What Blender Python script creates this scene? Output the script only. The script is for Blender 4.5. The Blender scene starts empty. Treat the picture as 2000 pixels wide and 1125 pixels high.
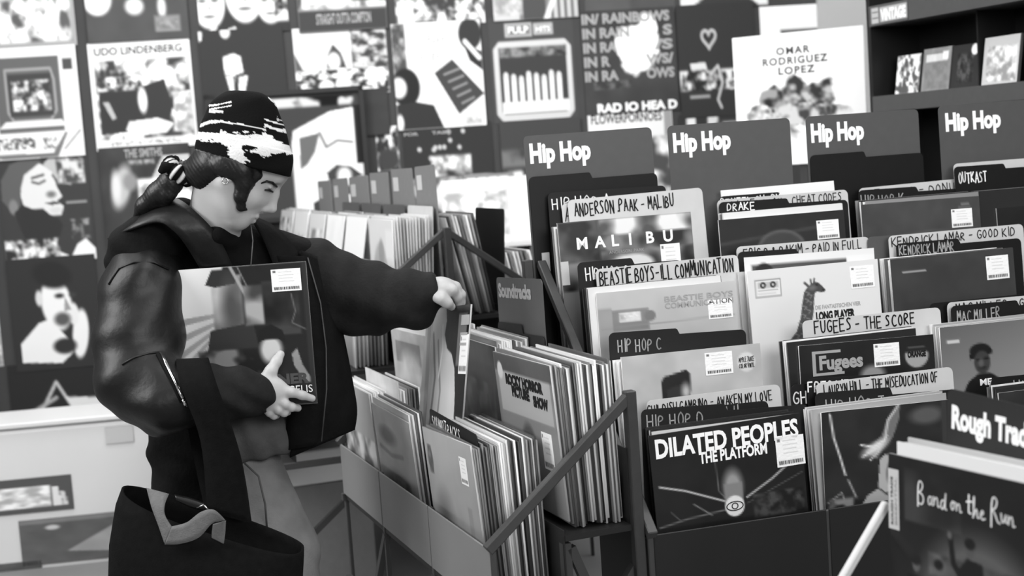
import bpy, bmesh, math, random
import numpy as np
from mathutils import Vector, Matrix
S = bpy.context.scene
COL = S.collection
R = math.radians
rnd = random.Random(7)

# ---------------------------------------------------------------- camera
IW, IH, FPX = 2000.0, 1125.0, 2778.0
EYE = Vector((0.0, 0.0, 1.52))
PITCH, ROLL = R(5.4), R(4.0)
_f = Vector((0, math.cos(PITCH), -math.sin(PITCH)))
_u0 = Vector((0, math.sin(PITCH), math.cos(PITCH)))
_r0 = Vector((1, 0, 0))
CR = _r0 * math.cos(ROLL) - _u0 * math.sin(ROLL)
CU = _u0 * math.cos(ROLL) + _r0 * math.sin(ROLL)
CF = _f
cam = bpy.data.objects.new('camera', bpy.data.cameras.new('camera'))
COL.objects.link(cam)
cam.matrix_world = Matrix(((CR.x, CU.x, -CF.x, EYE.x), (CR.y, CU.y, -CF.y, EYE.y), (CR.z, CU.z, -CF.z, EYE.z), (0, 0, 0, 1)))
cam.data.sensor_width = 36.0
cam.data.lens = FPX * 36.0 / IW
cam.data.clip_start = 0.05
cam.data.dof.use_dof = True
cam.data.dof.focus_distance = 2.95
cam.data.dof.aperture_fstop = 4.2
S.camera = cam

# ---------------------------------------------------------------- light and exposure
S.view_settings.view_transform = 'Standard'
S.view_settings.look = 'None'
S.view_settings.gamma = 1.0
S.view_settings.use_curve_mapping = False
S.view_settings.exposure = 0.0
wd = bpy.data.worlds.new('shop_air')
S.world = wd
wd.use_nodes = True
wd.node_tree.nodes['Background'].inputs[0].default_value = (1, 1, 1, 1)
wd.node_tree.nodes['Background'].inputs[1].default_value = 0.22


def area(name, loc, target, sx, sy, watts, spread=180):
    d = bpy.data.lights.new(name, 'AREA')
    d.shape = 'RECTANGLE'
    d.size, d.size_y, d.energy = sx, sy, watts
    d.spread = R(spread)
    o = bpy.data.objects.new(name, d)
    COL.objects.link(o)
    o.location = loc
    v = Vector(target) - Vector(loc)
    o.rotation_euler = v.to_track_quat('-Z', 'Y').to_euler()
    return o


area('ceiling_lamp', (0.9, 2.2, 3.3), (0.9, 2.6, 0.0), 2.6, 1.2, 60)
area('ceiling_lamp', (-1.2, 4.6, 3.4), (-0.6, 4.4, 0.0), 3.0, 1.0, 55)
area('wall_wash_lamp', (-0.6, 5.1, 3.5), (-0.6, 7.2, 1.4), 4.6, 0.5, 72)
area('wall_wash_lamp', (2.6, 4.6, 3.4), (2.4, 6.6, 1.3), 1.6, 0.5, 36)
area('front_fill_light', (1.6, -1.8, 2.7), (0.1, 3.1, 1.1), 2.6, 1.6, 155)  # unseen light from the camera side, added to brighten covers facing it; no window
area('ceiling_lamp', (-3.0, 2.2, 3.0), (0.0, 3.1, 0.9), 1.4, 1.8, 118)

# ---------------------------------------------------------------- projection helpers (measuring where things stand)
def ray(px, py):
    return CF + CR * ((px - IW / 2) / FPX) + CU * ((IH / 2 - py) / FPX)


def at(px, py, Y):
    d = ray(px, py)
    return EYE + d * (Y / d.y)


def proj(p):
    v = Vector(p) - EYE
    z = v.dot(CF)
    return IW / 2 + FPX * v.dot(CR) / z, IH / 2 - FPX * v.dot(CU) / z


class Frame:
    """a local frame turned about the vertical: x to the right as seen from the front, y into depth"""
    def __init__(self, o, ang):
        self.o = Vector((o[0], o[1], 0.0))
        self.a = ang
        self.x = Vector((math.cos(ang), math.sin(ang), 0))
        self.y = Vector((-math.sin(ang), math.cos(ang), 0))

    def p(self, x, y, z):
        return self.o + self.x * x + self.y * y + Vector((0, 0, z))

    def hit(self, px, py, y):
        d = ray(px, py)
        t = (y - (EYE - self.o).dot(self.y)) / d.dot(self.y)
        q = EYE + d * t
        return (q - self.o).dot(self.x), q.z

    def m(self, x, y, z, lean=0.0, tilt=0.0, yaw=0.0):
        return Matrix.Translation(self.p(x, y, z)) @ Matrix.Rotation(self.a + yaw, 4, 'Z') @ Matrix.Rotation(-lean, 4, 'X') @ Matrix.Rotation(-tilt, 4, 'Y')


# ---------------------------------------------------------------- materials
def lin(v):
    v = max(0.0, min(1.0, v))
    return v / 12.92 if v <= 0.04045 else ((v + 0.055) / 1.055) ** 2.4


def mat(name, v, rough=0.6, spec=0.4, metal=0.0, nscale=None, namp=0.15, bump=0.0, bscale=80, coat=0.0):
    m = bpy.data.materials.new(name)
    m.use_nodes = True
    nt = m.node_tree
    b = nt.nodes['Principled BSDF']
    g = lin(v)
    b.inputs['Base Color'].default_value = (g, g, g, 1)
    b.inputs['Roughness'].default_value = rough
    b.inputs['Specular IOR Level'].default_value = spec
    b.inputs['Metallic'].default_value = metal
    b.inputs['Coat Weight'].default_value = coat
    b.inputs['Coat Roughness'].default_value = 0.15
    tc = nt.nodes.new('ShaderNodeTexCoord')
    if nscale:
        n = nt.nodes.new('ShaderNodeTexNoise')
        n.inputs['Scale'].default_value = nscale
        n.inputs['Detail'].default_value = 4
        nt.links.new(tc.outputs['Object'], n.inputs['Vector'])
        mp = nt.nodes.new('ShaderNodeMapRange')
        mp.inputs['From Min'].default_value = 0.25
        mp.inputs['From Max'].default_value = 0.75
        mp.inputs['To Min'].default_value = g * (1 - namp)
        mp.inputs['To Max'].default_value = g * (1 + namp)
        nt.links.new(n.outputs['Fac'], mp.inputs['Value'])
        nt.links.new(mp.outputs['Result'], b.inputs['Base Color'])
    if bump:
        n2 = nt.nodes.new('ShaderNodeTexNoise')
        n2.inputs['Scale'].default_value = bscale
        n2.inputs['Detail'].default_value = 5
        nt.links.new(tc.outputs['Object'], n2.inputs['Vector'])
        bp = nt.nodes.new('ShaderNodeBump')
        bp.inputs['Strength'].default_value = bump
        bp.inputs['Distance'].default_value = 0.004
        nt.links.new(n2.outputs['Fac'], bp.inputs['Height'])
        nt.links.new(bp.outputs['Normal'], b.inputs['Normal'])
    return m


def print_mat(name, rough, spec=0.5, coat=0.0, bump=0.0, bscale=7.0, gain=1.0, bdist=0.004):
    m = bpy.data.materials.new(name)
    m.use_nodes = True
    nt = m.node_tree
    b = nt.nodes['Principled BSDF']
    a = nt.nodes.new('ShaderNodeAttribute')
    a.attribute_name = 'print'
    nt.links.new(a.outputs['Color'], b.inputs['Base Color'])
    b.inputs['Roughness'].default_value = rough
    b.inputs['Specular IOR Level'].default_value = spec
    b.inputs['Coat Weight'].default_value = coat
    b.inputs['Coat Roughness'].default_value = 0.12
    if bump:
        tc = nt.nodes.new('ShaderNodeTexCoord')
        n2 = nt.nodes.new('ShaderNodeTexNoise')
        n2.inputs['Scale'].default_value = bscale
        n2.inputs['Detail'].default_value = 3
        nt.links.new(tc.outputs['Object'], n2.inputs['Vector'])
        bp = nt.nodes.new('ShaderNodeBump')
        bp.inputs['Strength'].default_value = bump
        bp.inputs['Distance'].default_value = bdist
        nt.links.new(n2.outputs['Fac'], bp.inputs['Height'])
        nt.links.new(bp.outputs['Normal'], b.inputs['Normal'])
    return m


M = dict(
    sleeve=print_mat('printed_sleeve', 0.35, 0.35, coat=0.25, bump=0.25, bscale=9),
    poster=print_mat('poster_paper', 0.75, 0.2),
    knit=print_mat('knit', 0.95, 0.1, bump=0.5, bscale=260, bdist=0.002),
    plate=mat('grey_card_plastic', 0.30, 0.5, 0.35, nscale=40, namp=0.05),
    dark_plate=mat('charcoal_card_plastic', 0.16, 0.45, 0.3, nscale=40, namp=0.05),
    plate_far=mat('mid_grey_card_plastic', 0.47, 0.55, 0.3, nscale=40, namp=0.05),
    black_card=mat('black_card_plastic', 0.065, 0.5, 0.25, nscale=40, namp=0.1),
    pale_card=mat('pale_card_plastic', 0.76, 0.42, 0.4, nscale=30, namp=0.04),
    white=mat('white_ink', 0.96, 0.6, 0.2, nscale=50, namp=0.02),
    dim=mat('grey_ink', 0.62, 0.6, 0.2, nscale=50, namp=0.05),
    ink=mat('black_ink', 0.10, 0.6, 0.2, nscale=50, namp=0.05),
    steel=mat('grey_powder_coat', 0.22, 0.45, 0.45, nscale=60, namp=0.08, bump=0.06, bscale=400),
    panel=mat('grey_sheet_steel', 0.47, 0.42, 0.5, nscale=6, namp=0.06),
    dark_panel=mat('charcoal_sheet_steel', 0.11, 0.5, 0.3, nscale=6, namp=0.1),
    dark_steel=mat('charcoal_powder_coat', 0.20, 0.45, 0.45, nscale=60, namp=0.1),
    floor=mat('shop_floor', 0.50, 0.45, 0.4, nscale=3, namp=0.12),
    wall=mat('pale_wall_paint', 0.70, 0.8, 0.2, nscale=5, namp=0.04, bump=0.05),
    wall_dark=mat('dark_wall_paper', 0.26, 0.75, 0.2, nscale=5, namp=0.08),
    counter=mat('white_laminate', 0.86, 0.4, 0.4, nscale=2, namp=0.04),
    skin=mat('skin', 0.70, 0.48, 0.4, nscale=14, namp=0.05, bump=0.06, bscale=160),
    hair=mat('dark_hair', 0.06, 0.46, 0.4, nscale=120, namp=0.4, bump=0.12, bscale=140),
    suede=mat('black_suede', 0.055, 0.92, 0.15, nscale=18, namp=0.5, bump=0.35, bscale=120),
    leather=mat('black_leather', 0.05, 0.46, 0.36, nscale=25, namp=0.5, bump=0.5, bscale=28),
    jersey=mat('charcoal_jersey', 0.115, 0.85, 0.2, nscale=40, namp=0.25, bump=0.3, bscale=160),
    blackknit=mat('black_jersey', 0.05, 0.9, 0.15, nscale=40, namp=0.3, bump=0.3, bscale=160),
    sweat=mat('grey_sweatshirt', 0.30, 0.9, 0.15, nscale=30, namp=0.2, bump=0.3, bscale=160),
    denim=mat('washed_denim', 0.42, 0.9, 0.15, nscale=10, namp=0.35, bump=0.3, bscale=220),
    canvas=mat('black_canvas', 0.05, 0.95, 0.12, nscale=60, namp=0.3, bump=0.25, bscale=300),
    webbing=mat('grey_webbing', 0.40, 0.85, 0.2, nscale=60, namp=0.15, bump=0.3, bscale=300),
    chrome=mat('bright_metal', 0.85, 0.18, 0.6, metal=1.0),
    rubber=mat('white_rubber', 0.8, 0.6, 0.3),
)

# ---------------------------------------------------------------- object helpers
def link(o):
    COL.objects.link(o)
    return o


def tag(o, label=None, cat=None, group=None, kind=None):
    if label: o['label'] = label
    if cat: o['category'] = cat
    if group: o['group'] = group
    if kind: o['kind'] = kind
    return o


def empty(name, mw):
    o = link(bpy.data.objects.new(name, None))
    o.empty_display_size = 0.05
    o.matrix_world = mw
    return o


def put(name, me, m, parent=None, mw=None):
    """one mesh object; with a parent, mw is local to it"""
    o = link(bpy.data.objects.new(name, me))
    if m is not None and len(me.materials) == 0:
        me.materials.append(m)
    if parent is not None:
        o.parent = parent
        o.matrix_parent_inverse = Matrix.Identity(4)
    if mw is not None:
        if parent is not None:
            o.matrix_basis = mw
        else:
            o.matrix_world = mw
    return o


def mesh(name, verts, faces, smooth=False):
    me = bpy.data.meshes.new(name)
    me.from_pydata([tuple(v) for v in verts], [], [tuple(f) for f in faces])
    if smooth:
        me.polygons.foreach_set('use_smooth', [True] * len(me.polygons))
    me.update()
    return me


class MB:
    def __init__(self): self.v, self.f = [], []
    def add(self, vs, fs):
        n = len(self.v)
        self.v += [tuple(v) for v in vs]
        self.f += [tuple(i + n for i in f) for f in fs]
        return self
    def box(self, x0, x1, y0, y1, z0, z1):
        return self.add([(x0, y0, z0), (x1, y0, z0), (x1, y1, z0), (x0, y1, z0), (x0, y0, z1), (x1, y0, z1), (x1, y1, z1), (x0, y1, z1)],
                        [(3, 2, 1, 0), (4, 5, 6, 7), (0, 1, 5, 4), (1, 2, 6, 5), (2, 3, 7, 6), (3, 0, 4, 7)])
    def bar(self, a, b, w, d=None, up=(0, 0, 1)):
        a, b = Vector(a), Vector(b)
        d = d or w
        t = (b - a).normalized()
        u = Vector(up)
        if abs(t.dot(u)) > 0.95: u = Vector((1, 0, 0))
        s = t.cross(u).normalized()
        n = s.cross(t)
        vs = []
        for p in (a, b):
            for i, j in ((-1, -1), (1, -1), (1, 1), (-1, 1)):
                vs.append(p + s * (i * w / 2) + n * (j * d / 2))
        return self.add(vs, [(3, 2, 1, 0), (4, 5, 6, 7), (0, 1, 5, 4), (1, 2, 6, 5), (2, 3, 7, 6), (3, 0, 4, 7)])
    def tube(self, pts, rads, n=8):
        pts = [Vector(p) for p in pts]
        rings = []
        prev = None
        for i, p in enumerate(pts):
            t = (pts[min(i + 1, len(pts) - 1)] - pts[max(i - 1, 0)]).normalized()
            if prev is None:
                u = Vector((0, 0, 1)) if abs(t.z) < 0.9 else Vector((1, 0, 0))
                s = t.cross(u).normalized()
            else:
                s = (prev - t * prev.dot(t)).normalized()
            prev = s
            q = t.cross(s)
            r = rads[i] if hasattr(rads, '__len__') else rads
            rx, ry = r if hasattr(r, '__len__') else (r, r)
            rings.append([p + s * (math.cos(2 * math.pi * k / n) * rx) + q * (math.sin(2 * math.pi * k / n) * ry) for k in range(n)])
        return self.loft(rings)
    def loft(self, rings, cap=True):
        n = len(rings[0])
        vs = [v for r in rings for v in r]
        fs = []
        for i in range(len(rings) - 1):
            for k in range(n):
                fs.append((i * n + k, i * n + (k + 1) % n, (i + 1) * n + (k + 1) % n, (i + 1) * n + k))
        if cap:
            fs.append(tuple(range(n))[::-1])
            fs.append(tuple(len(vs) - n + k for k in range(n)))
        return self.add(vs, fs)
    def build(self, name, m, parent=None, mw=None, smooth=False, bevel=0.0):
        me = mesh(name, self.v, self.f, smooth)
        if bevel:
            bm = bmesh.new(); bm.from_mesh(me)
            bmesh.ops.bevel(bm, geom=list(bm.edges), offset=bevel, segments=1, affect='EDGES', clamp_overlap=True)
            bm.to_mesh(me); bm.free()
        return put(name, me, m, parent, mw)


def set_print(me, vals):
    """vals: display brightness per vertex"""
    v = np.clip(np.asarray(vals, dtype=np.float64), 0, 1)
    l = np.where(v <= 0.04045, v / 12.92, ((v + 0.055) / 1.055) ** 2.4)
    a = me.color_attributes.new('print', 'FLOAT_COLOR', 'POINT')
    c = np.ones((len(v), 4), dtype=np.float32)
    c[:, 0] = c[:, 1] = c[:, 2] = l
    a.data.foreach_set('color', c.ravel())


# ---------------------------------------------------------------- printing: a small painter for flat print
def vnoise(n, scale, seed, octs=3):
    rs = np.random.RandomState(seed)
    out = np.zeros((n, n))
    amp, tot = 1.0, 0.0
    for o in range(octs):
        k = int(scale * 2 ** o) + 2
        g = rs.rand(k + 1, k + 1)
        t = np.linspace(0, k - 0.001, n)
        i = t.astype(int); f = t - i
        f = f * f * (3 - 2 * f)
        a = g[i][:, i] * (1 - f)[None, :] + g[i][:, i + 1] * f[None, :]
        b = g[i + 1][:, i] * (1 - f)[None, :] + g[i + 1][:, i + 1] * f[None, :]
        out += amp * (a * (1 - f)[:, None] + b * f[:, None])
        tot += amp
        amp *= 0.55
    return out / tot


def paint(ops, n=64, seed=1):
    """ops in unit coordinates, x to the right and y down; returns n+1 x n+1 brightness"""
    k = n + 1
    X, Y = np.meshgrid(np.linspace(0, 1, k), np.linspace(0, 1, k))
    A = np.zeros((k, k))
    px = 1.0 / n

    def mix(mask, v):
        nonlocal A
        A = A * (1 - mask) + v * mask
    for i, op in enumerate(ops):
        c = op[0]
        if c == 'f':
            A[:] = op[1]
        elif c == 'g':      # gradient x0,y0 -> x1,y1, v0, v1
            _, x0, y0, x1, y1, v0, v1 = op
            t = np.clip(((X - x0) * (x1 - x0) + (Y - y0) * (y1 - y0)) / ((x1 - x0) ** 2 + (y1 - y0) ** 2), 0, 1)
            A[:] = v0 + (v1 - v0) * t
        elif c == 'e':      # ellipse cx cy rx ry v [soft] [rot]
            cx, cy, rx, ry, v = op[1:6]
            soft = op[6] if len(op) > 6 else 0.0
            rot = R(op[7]) if len(op) > 7 else 0
            dx, dy = X - cx, Y - cy
            xx = dx * math.cos(rot) + dy * math.sin(rot)
            yy = -dx * math.sin(rot) + dy * math.cos(rot)
            q = np.sqrt((xx / rx) ** 2 + (yy / ry) ** 2)
            d = (q - 1) * min(rx, ry)
            s = max(soft, px)
            mix(np.clip(0.5 - d / s, 0, 1), v)
        elif c == 'r':      # rect x0 y0 x1 y1 v
            x0, y0, x1, y1, v = op[1:6]
            d = np.maximum(np.maximum(x0 - X, X - x1), np.maximum(y0 - Y, Y - y1))
            mix(np.clip(0.5 - d / px, 0, 1), v)
        elif c == 'p':      # polygon pts v
            pts, v = op[1], op[2]
            acc = np.zeros_like(A)
            for ox, oy in ((-.25, -.25), (.25, -.25), (-.25, .25), (.25, .25)):
                xx, yy = X + ox * px, Y + oy * px
                ins = np.zeros(A.shape, bool)
                for j in range(len(pts)):
                    (x0, y0), (x1, y1) = pts[j], pts[j - 1]
                    if y0 == y1: continue
                    cnd = ((y0 > yy) != (y1 > yy)) & (xx < (x1 - x0) * (yy - y0) / (y1 - y0) + x0)
                    ins ^= cnd
                acc += ins * 0.25
            mix(acc, v)
        elif c == 'l':      # polyline pts w v
            pts, w, v = op[1], op[2], op[3]
            d = np.full(A.shape, 9.0)
            for (x0, y0), (x1, y1) in zip(pts[:-1], pts[1:]):
                L = max((x1 - x0) ** 2 + (y1 - y0) ** 2, 1e-9)
                t = np.clip(((X - x0) * (x1 - x0) + (Y - y0) * (y1 - y0)) / L, 0, 1)
                d = np.minimum(d, np.hypot(X - x0 - t * (x1 - x0), Y - y0 - t * (y1 - y0)))
            mix(np.clip(0.5 - (d - w / 2) / px, 0, 1), v)
        elif c == 'n':      # noise everywhere: scale amp
            A = A + (vnoise(k, op[1], seed * 17 + i) - 0.5) * 2 * op[2]
        elif c == 'm':      # mottle inside a rect: x0 y0 x1 y1 scale lo hi [threshold sharpness]
            x0, y0, x1, y1, sc, lo, hi = op[1:8]
            sh = op[8] if len(op) > 8 else 3.0
            q = np.clip((vnoise(k, sc, seed * 31 + i) - 0.5) * sh + 0.5, 0, 1)
            d = np.maximum(np.maximum(x0 - X, X - x1), np.maximum(y0 - Y, Y - y1))
            mk = np.clip(0.5 - d / (2 * px), 0, 1)
            mix(mk, lo + (hi - lo) * q)
        elif c == 'k':      # mottle inside an ellipse
            cx, cy, rx, ry, sc, lo, hi = op[1:8]
            q = np.clip((vnoise(k, sc, seed * 31 + i) - 0.5) * 4 + 0.5, 0, 1)
            qd = np.sqrt(((X - cx) / rx) ** 2 + ((Y - cy) / ry) ** 2) + (vnoise(k, sc, seed * 13 + i) - 0.5) * 0.8
            mix(np.clip((1 - qd) * 6, 0, 1), lo + (hi - lo) * q)
    return np.clip(A, 0.0, 1.0)


def sheet_mesh(name, w, h, t, A, edge):
    """a thin board: front is a painted grid at y=0 (x -w/2..w/2, z 0..h), the rest plain"""
    k = A.shape[0]
    X, Z = np.meshgrid(np.linspace(-w / 2, w / 2, k), np.linspace(h, 0, k))
    V = np.stack([X.ravel(), np.zeros(k * k), Z.ravel()], 1)
    I = np.arange(k * k).reshape(k, k)
    Fq = np.stack([I[:-1, :-1].ravel(), I[1:, :-1].ravel(), I[1:, 1:].ravel(), I[:-1, 1:].ravel()], 1)
    bx = np.array([(-w / 2, 0, 0), (w / 2, 0, 0), (w / 2, t, 0), (-w / 2, t, 0), (-w / 2, 0, h), (w / 2, 0, h), (w / 2, t, h), (-w / 2, t, h)])
    n = k * k
    bf = np.array([(3, 2, 1, 0), (4, 5, 6, 7), (1, 2, 6, 5), (2, 3, 7, 6), (3, 0, 4, 7)]) + n
    V = np.concatenate([V, bx]); Fq = np.concatenate([Fq, bf])
    me = bpy.data.meshes.new(name)
    me.vertices.add(len(V)); me.vertices.foreach_set('co', V.astype(np.float32).ravel())
    me.loops.add(Fq.size); me.loops.foreach_set('vertex_index', Fq.astype(np.int32).ravel())
    me.polygons.add(len(Fq)); me.polygons.foreach_set('loop_start', np.arange(0, Fq.size, 4, dtype=np.int32))
    me.update(calc_edges=True)
    set_print(me, np.concatenate([A.ravel(), np.full(8, edge)]))
    return me


# ---------------------------------------------------------------- lettering
_tc = {}


def type_mesh(s, bold=0.0, shear=0.0, condense=1.0, spacing=1.0):
    key = (s, bold, shear, condense, spacing)
    if key in _tc: return _tc[key]
    cu = bpy.data.curves.new('lettering', 'FONT')
    cu.body = s
    cu.size = 1.0
    cu.offset = bold
    cu.shear = shear
    cu.space_character = spacing
    cu.resolution_u = 3
    ob = bpy.data.objects.new('lettering', cu)
    COL.objects.link(ob)
    dg = bpy.context.evaluated_depsgraph_get()
    me = bpy.data.meshes.new_from_object(ob.evaluated_get(dg))
    V = np.array([v.co[:] for v in me.vertices]).reshape(-1, 3)
    Fs = [tuple(p.vertices) for p in me.polygons]
    bpy.data.objects.remove(ob)
    bpy.data.curves.remove(cu)
    bpy.data.meshes.remove(me)
    V[:, 0] *= condense
    _tc[key] = (V, Fs)
    return V, Fs


def letters(parent, s, x, z, w=None, h=None, m='white', bold=0.0, shear=0.0, y=-0.0007, rot=0.0, name='lettering', spacing=1.0, align='l'):
    """type in the x-z plane of the parent: left edge x, baseline z, fitted to width w and (or) height h"""
    V, Fs = type_mesh(s, bold, shear, 1.0, spacing)
    V = V.copy()
    x0, x1 = V[:, 0].min(), V[:, 0].max()
    z0, z1 = 0.0, max(V[:, 1].max(), 0.5)
    sx = (w / (x1 - x0)) if w else h / (z1 - z0)
    sz = (h / (z1 - z0)) if h else sx
    px = (V[:, 0] - x0) * sx
    pz = V[:, 1] * sz
    if align == 'c': px = px - (x1 - x0) * sx / 2
    c, sn = math.cos(rot), math.sin(rot)
    vs = [(x + a * c - b * sn, y, z + a * sn + b * c) for a, b in zip(px, pz)]
    return put(name, mesh(name, vs, Fs), M[m], parent)


STROKE = {
 'A': [[(0, 0), (.5, 1), (1, 0)], [(.2, .38), (.8, .38)]], 'B': [[(0, 0), (0, 1), (.7, .93), (.75, .62), (0, .52), (.85, .42), (.85, .1), (0, 0)]],
 'C': [[(.9, .85), (.5, 1), (.1, .7), (.05, .3), (.4, 0), (.9, .12)]], 'D': [[(0, 0), (.05, 1), (.7, .85), (.9, .5), (.7, .12), (0, 0)]],
 'E': [[(.85, 1), (0, 1), (0, 0), (.85, .02)], [(0, .52), (.7, .54)]], 'F': [[(.85, 1), (0, .98), (0, 0)], [(0, .52), (.7, .54)]],
 'G': [[(.9, .85), (.5, 1), (.1, .7), (.05, .3), (.4, 0), (.9, .12), (.9, .45), (.55, .45)]], 'H': [[(0, 1), (.03, 0)], [(.85, 1), (.85, 0)], [(0, .5), (.85, .52)]],
 'I': [[(.2, 1), (.2, 0)]], 'J': [[(.1, 1), (.95, 1)], [(.6, 1), (.58, .15), (.35, 0), (.1, .12)]], 'K': [[(0, 1), (0, 0)], [(.85, 1), (.05, .45), (.9, 0)]],
 'L': [[(0, 1), (.02, 0), (.8, .02)]], 'M': [[(0, 0), (.1, 1), (.5, .35), (.9, 1), (1, 0)]], 'N': [[(0, 0), (.02, 1), (.82, 0), (.85, 1)]],
 'O': [[(.5, 1), (.1, .75), (.08, .25), (.45, 0), (.85, .25), (.85, .75), (.5, 1)]], 'P': [[(0, 0), (.02, 1), (.75, .9), (.78, .6), (.02, .45)]],
 'Q': [[(.5, 1), (.1, .75), (.08, .25), (.45, 0), (.85, .25), (.85, .75), (.5, 1)], [(.55, .3), (.95, -.05)]],
 'R': [[(0, 0), (.02, 1), (.75, .9), (.75, .6), (.02, .48), (.85, 0)]], 'S': [[(.85, .9), (.4, 1), (.1, .78), (.75, .4), (.7, .08), (.05, .05)]],
 'T': [[(0, 1), (.95, 1)], [(.48, 1), (.48, 0)]], 'U': [[(0, 1), (.05, .2), (.4, 0), (.8, .2), (.85, 1)]], 'V': [[(0, 1), (.45, 0), (.9, 1)]],
 'W': [[(0, 1), (.25, 0), (.5, .7), (.75, 0), (1, 1)]], 'X': [[(0, 1), (.9, 0)], [(.9, 1), (0, 0)]], 'Y': [[(0, 1), (.45, .5), (.9, 1)], [(.45, .5), (.42, 0)]],
 'Z': [[(0, 1), (.9, 1), (0, 0), (.9, 0)]], '-': [[(.1, .5), (.75, .52)]], '.': [[(.15, 0), (.2, .06)]], '&': [[(.9, 0), (.15, .75), (.4, 1), (.6, .75), (.05, .25), (.35, 0), (.9, .45)]],
 # joined script, lower case
 'a': [[(.7, .5), (.3, .55), (.05, .25), (.3, 0), (.65, .2), (.7, .5), (.7, .1), (.95, .05)]], 'n': [[(0, .5), (.05, 0), (.1, .35), (.45, .52), (.6, .35), (.6, .02), (.9, .08)]],
 'd': [[(.7, .5), (.3, .55), (.05, .25), (.3, 0), (.65, .2), (.95, 1.15), (.7, .1), (1, .05)]], 'o': [[(.4, .52), (.08, .3), (.3, 0), (.68, .22), (.45, .52), (.9, .45)]],
 't': [[(.35, 1), (.3, .1), (.6, .05)], [(0, .62), (.75, .68)]], 'h': [[(0, 0), (.25, 1.1), (.05, 1.0), (.08, 0), (.4, .5), (.6, .35), (.58, .02), (.9, .08)]],
 'e': [[(.05, .25), (.6, .35), (.4, .55), (.08, .3), (.3, 0), (.8, .1)]], 'u': [[(0, .5), (.05, .08), (.35, .02), (.62, .4), (.65, .5), (.66, .05), (.95, .08)]],
 '1': [[(.05, -.25), (.12, 1.15), (.6, 1.3), (1.0, 1.05), (.65, .68), (.15, .6), (.9, .5), (1.1, .15), (.7, -.12), (.2, -.05)]],   # script B
 '2': [[(.05, -.25), (.15, 1.15), (.6, 1.3), (.95, 1.05), (.6, .68), (.15, .62), (.55, .5), (.95, .05), (1.3, .02)]],             # script R
}


def scrawl(parent, s, x, z, w, h, m='ink', pen=0.0028, seed=0, y=-0.0009, slope=0.0, name='handwriting', wide=None):
    """marker-pen letters in the parent's x-z plane, fitted to width w and cap height h"""
    rg = random.Random(seed + len(s) * 13)
    adv = []
    for ch in s:
        adv.append(0.55 if ch == ' ' else (0.55 if ch in 'I.' else (1.55 if ch in '12' else (0.98 if ch in 'andotheu' else 1.3))))
    tot = sum(adv)
    sx = w / tot
    mb = MB()
    cx = 0.0
    for ch, a in zip(s, adv):
        if ch in STROKE:
            jx, jz, sc = rg.uniform(-.05, .05), rg.uniform(-.07, .07), rg.uniform(.9, 1.08)
            for st in STROKE[ch]:
                pts = [(x + (cx + jx + p * sc) * sx, z + (jz + q * sc) * h) for p, q in st]
                if len(pts) > 3 and ch in 'andotheu12BCDGOPQRSU&':
                    for _ in range(2):      # round the corners
                        q2 = [pts[0]]
                        for (ax, az), (bx, bz) in zip(pts[:-1], pts[1:]):
                            q2 += [(ax * .75 + bx * .25, az * .75 + bz * .25), (ax * .25 + bx * .75, az * .25 + bz * .75)]
                        pts = q2 + [pts[-1]]
                for (ax, az), (bx, bz) in zip(pts[:-1], pts[1:]):
                    L = math.hypot(bx - ax, bz - az)
                    if L < 1e-6: continue
                    ux, uz = (bx - ax) / L, (bz - az) / L
                    e = pen * 0.3
                    ax -= ux * e; az -= uz * e; bx += ux * e; bz += uz * e
                    nx, nz = -uz * pen / 2, ux * pen / 2
                    sh = lambda X, Z: (X, y, Z + (X - x) * slope)
                    mb.add([sh(ax + nx, az + nz), sh(ax - nx, az - nz), sh(bx - nx, bz - nz), sh(bx + nx, bz + nz)], [(0, 1, 2, 3)])
        cx += a
    return mb.build(name, M[m], parent)


def flat(parent, pts, m, name, y=-0.0008):
    """a flat printed or stuck-on patch in the parent's x-z plane"""
    return put(name, mesh(name, [(a, y, b) for a, b in pts], [tuple(range(len(pts)))]), M[m], parent)


_stk = None


def sticker(parent, x, z, w=0.062, h=0.045, rot=0.0):
    """white price sticker with rows of small print and a barcode; x, z its centre"""
    global _stk
    if _stk is None:
        ops = [('f', .95), ('r', .06, .06, .16, .16, .45)]
        rg = random.Random(3)
        for i in range(4):
            ops.append(('r', .25, .12 + i * .14, .25 + rg.uniform(.4, .6), .15 + i * .14, .8))
        xx = .07
        while xx < .93:
            ww = rg.choice((.02, .035, .05))
            ops.append(('r', xx, .8, min(xx + ww, .93), .93, .22))
            xx += ww + rg.choice((.02, .03))
        _stk = sheet_mesh('price_sticker', 1, 1, 0.0004, paint(ops, 48), .9)
    mw = Matrix.Translation((x, -0.0007, z)) @ Matrix.Rotation(-rot, 4, 'Y') @ Matrix.Diagonal((w, 1, h, 1)) @ Matrix.Translation((0, 0, -.5))
    return put('price_sticker', _stk, M['sleeve'], parent, mw)

# ================================================================ the setting
WA = R(7.5)
WF = Frame(at(700, 200, 7.0), WA)
xl, _ = WF.hit(-260, 300, 0)
xr, _ = WF.hit(1608, 300, 0)
MB().box(-4.5, 4.5, -1.5, 9.5, -0.05, 0.0).build('floor', M['floor'])['kind'] = 'structure'
mw = WF.m(0, 0, 0)
MB().box(xl - 1.0, xr, 0, 0.12, 0.0, 3.6).build('wall_back', M['wall_dark'], None, mw)['kind'] = 'structure'
MB().box(xr, xr + 2.3, -0.03, 0.12, 0.0, 3.6).build('wall_right', M['wall'], None, mw)['kind'] = 'structure'
MB().box(xl - 1.0, xr, -0.012, 0.0, 0.0, 0.09).build('baseboard_back', M['dark_panel'], None, mw)['kind'] = 'structure'


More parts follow.
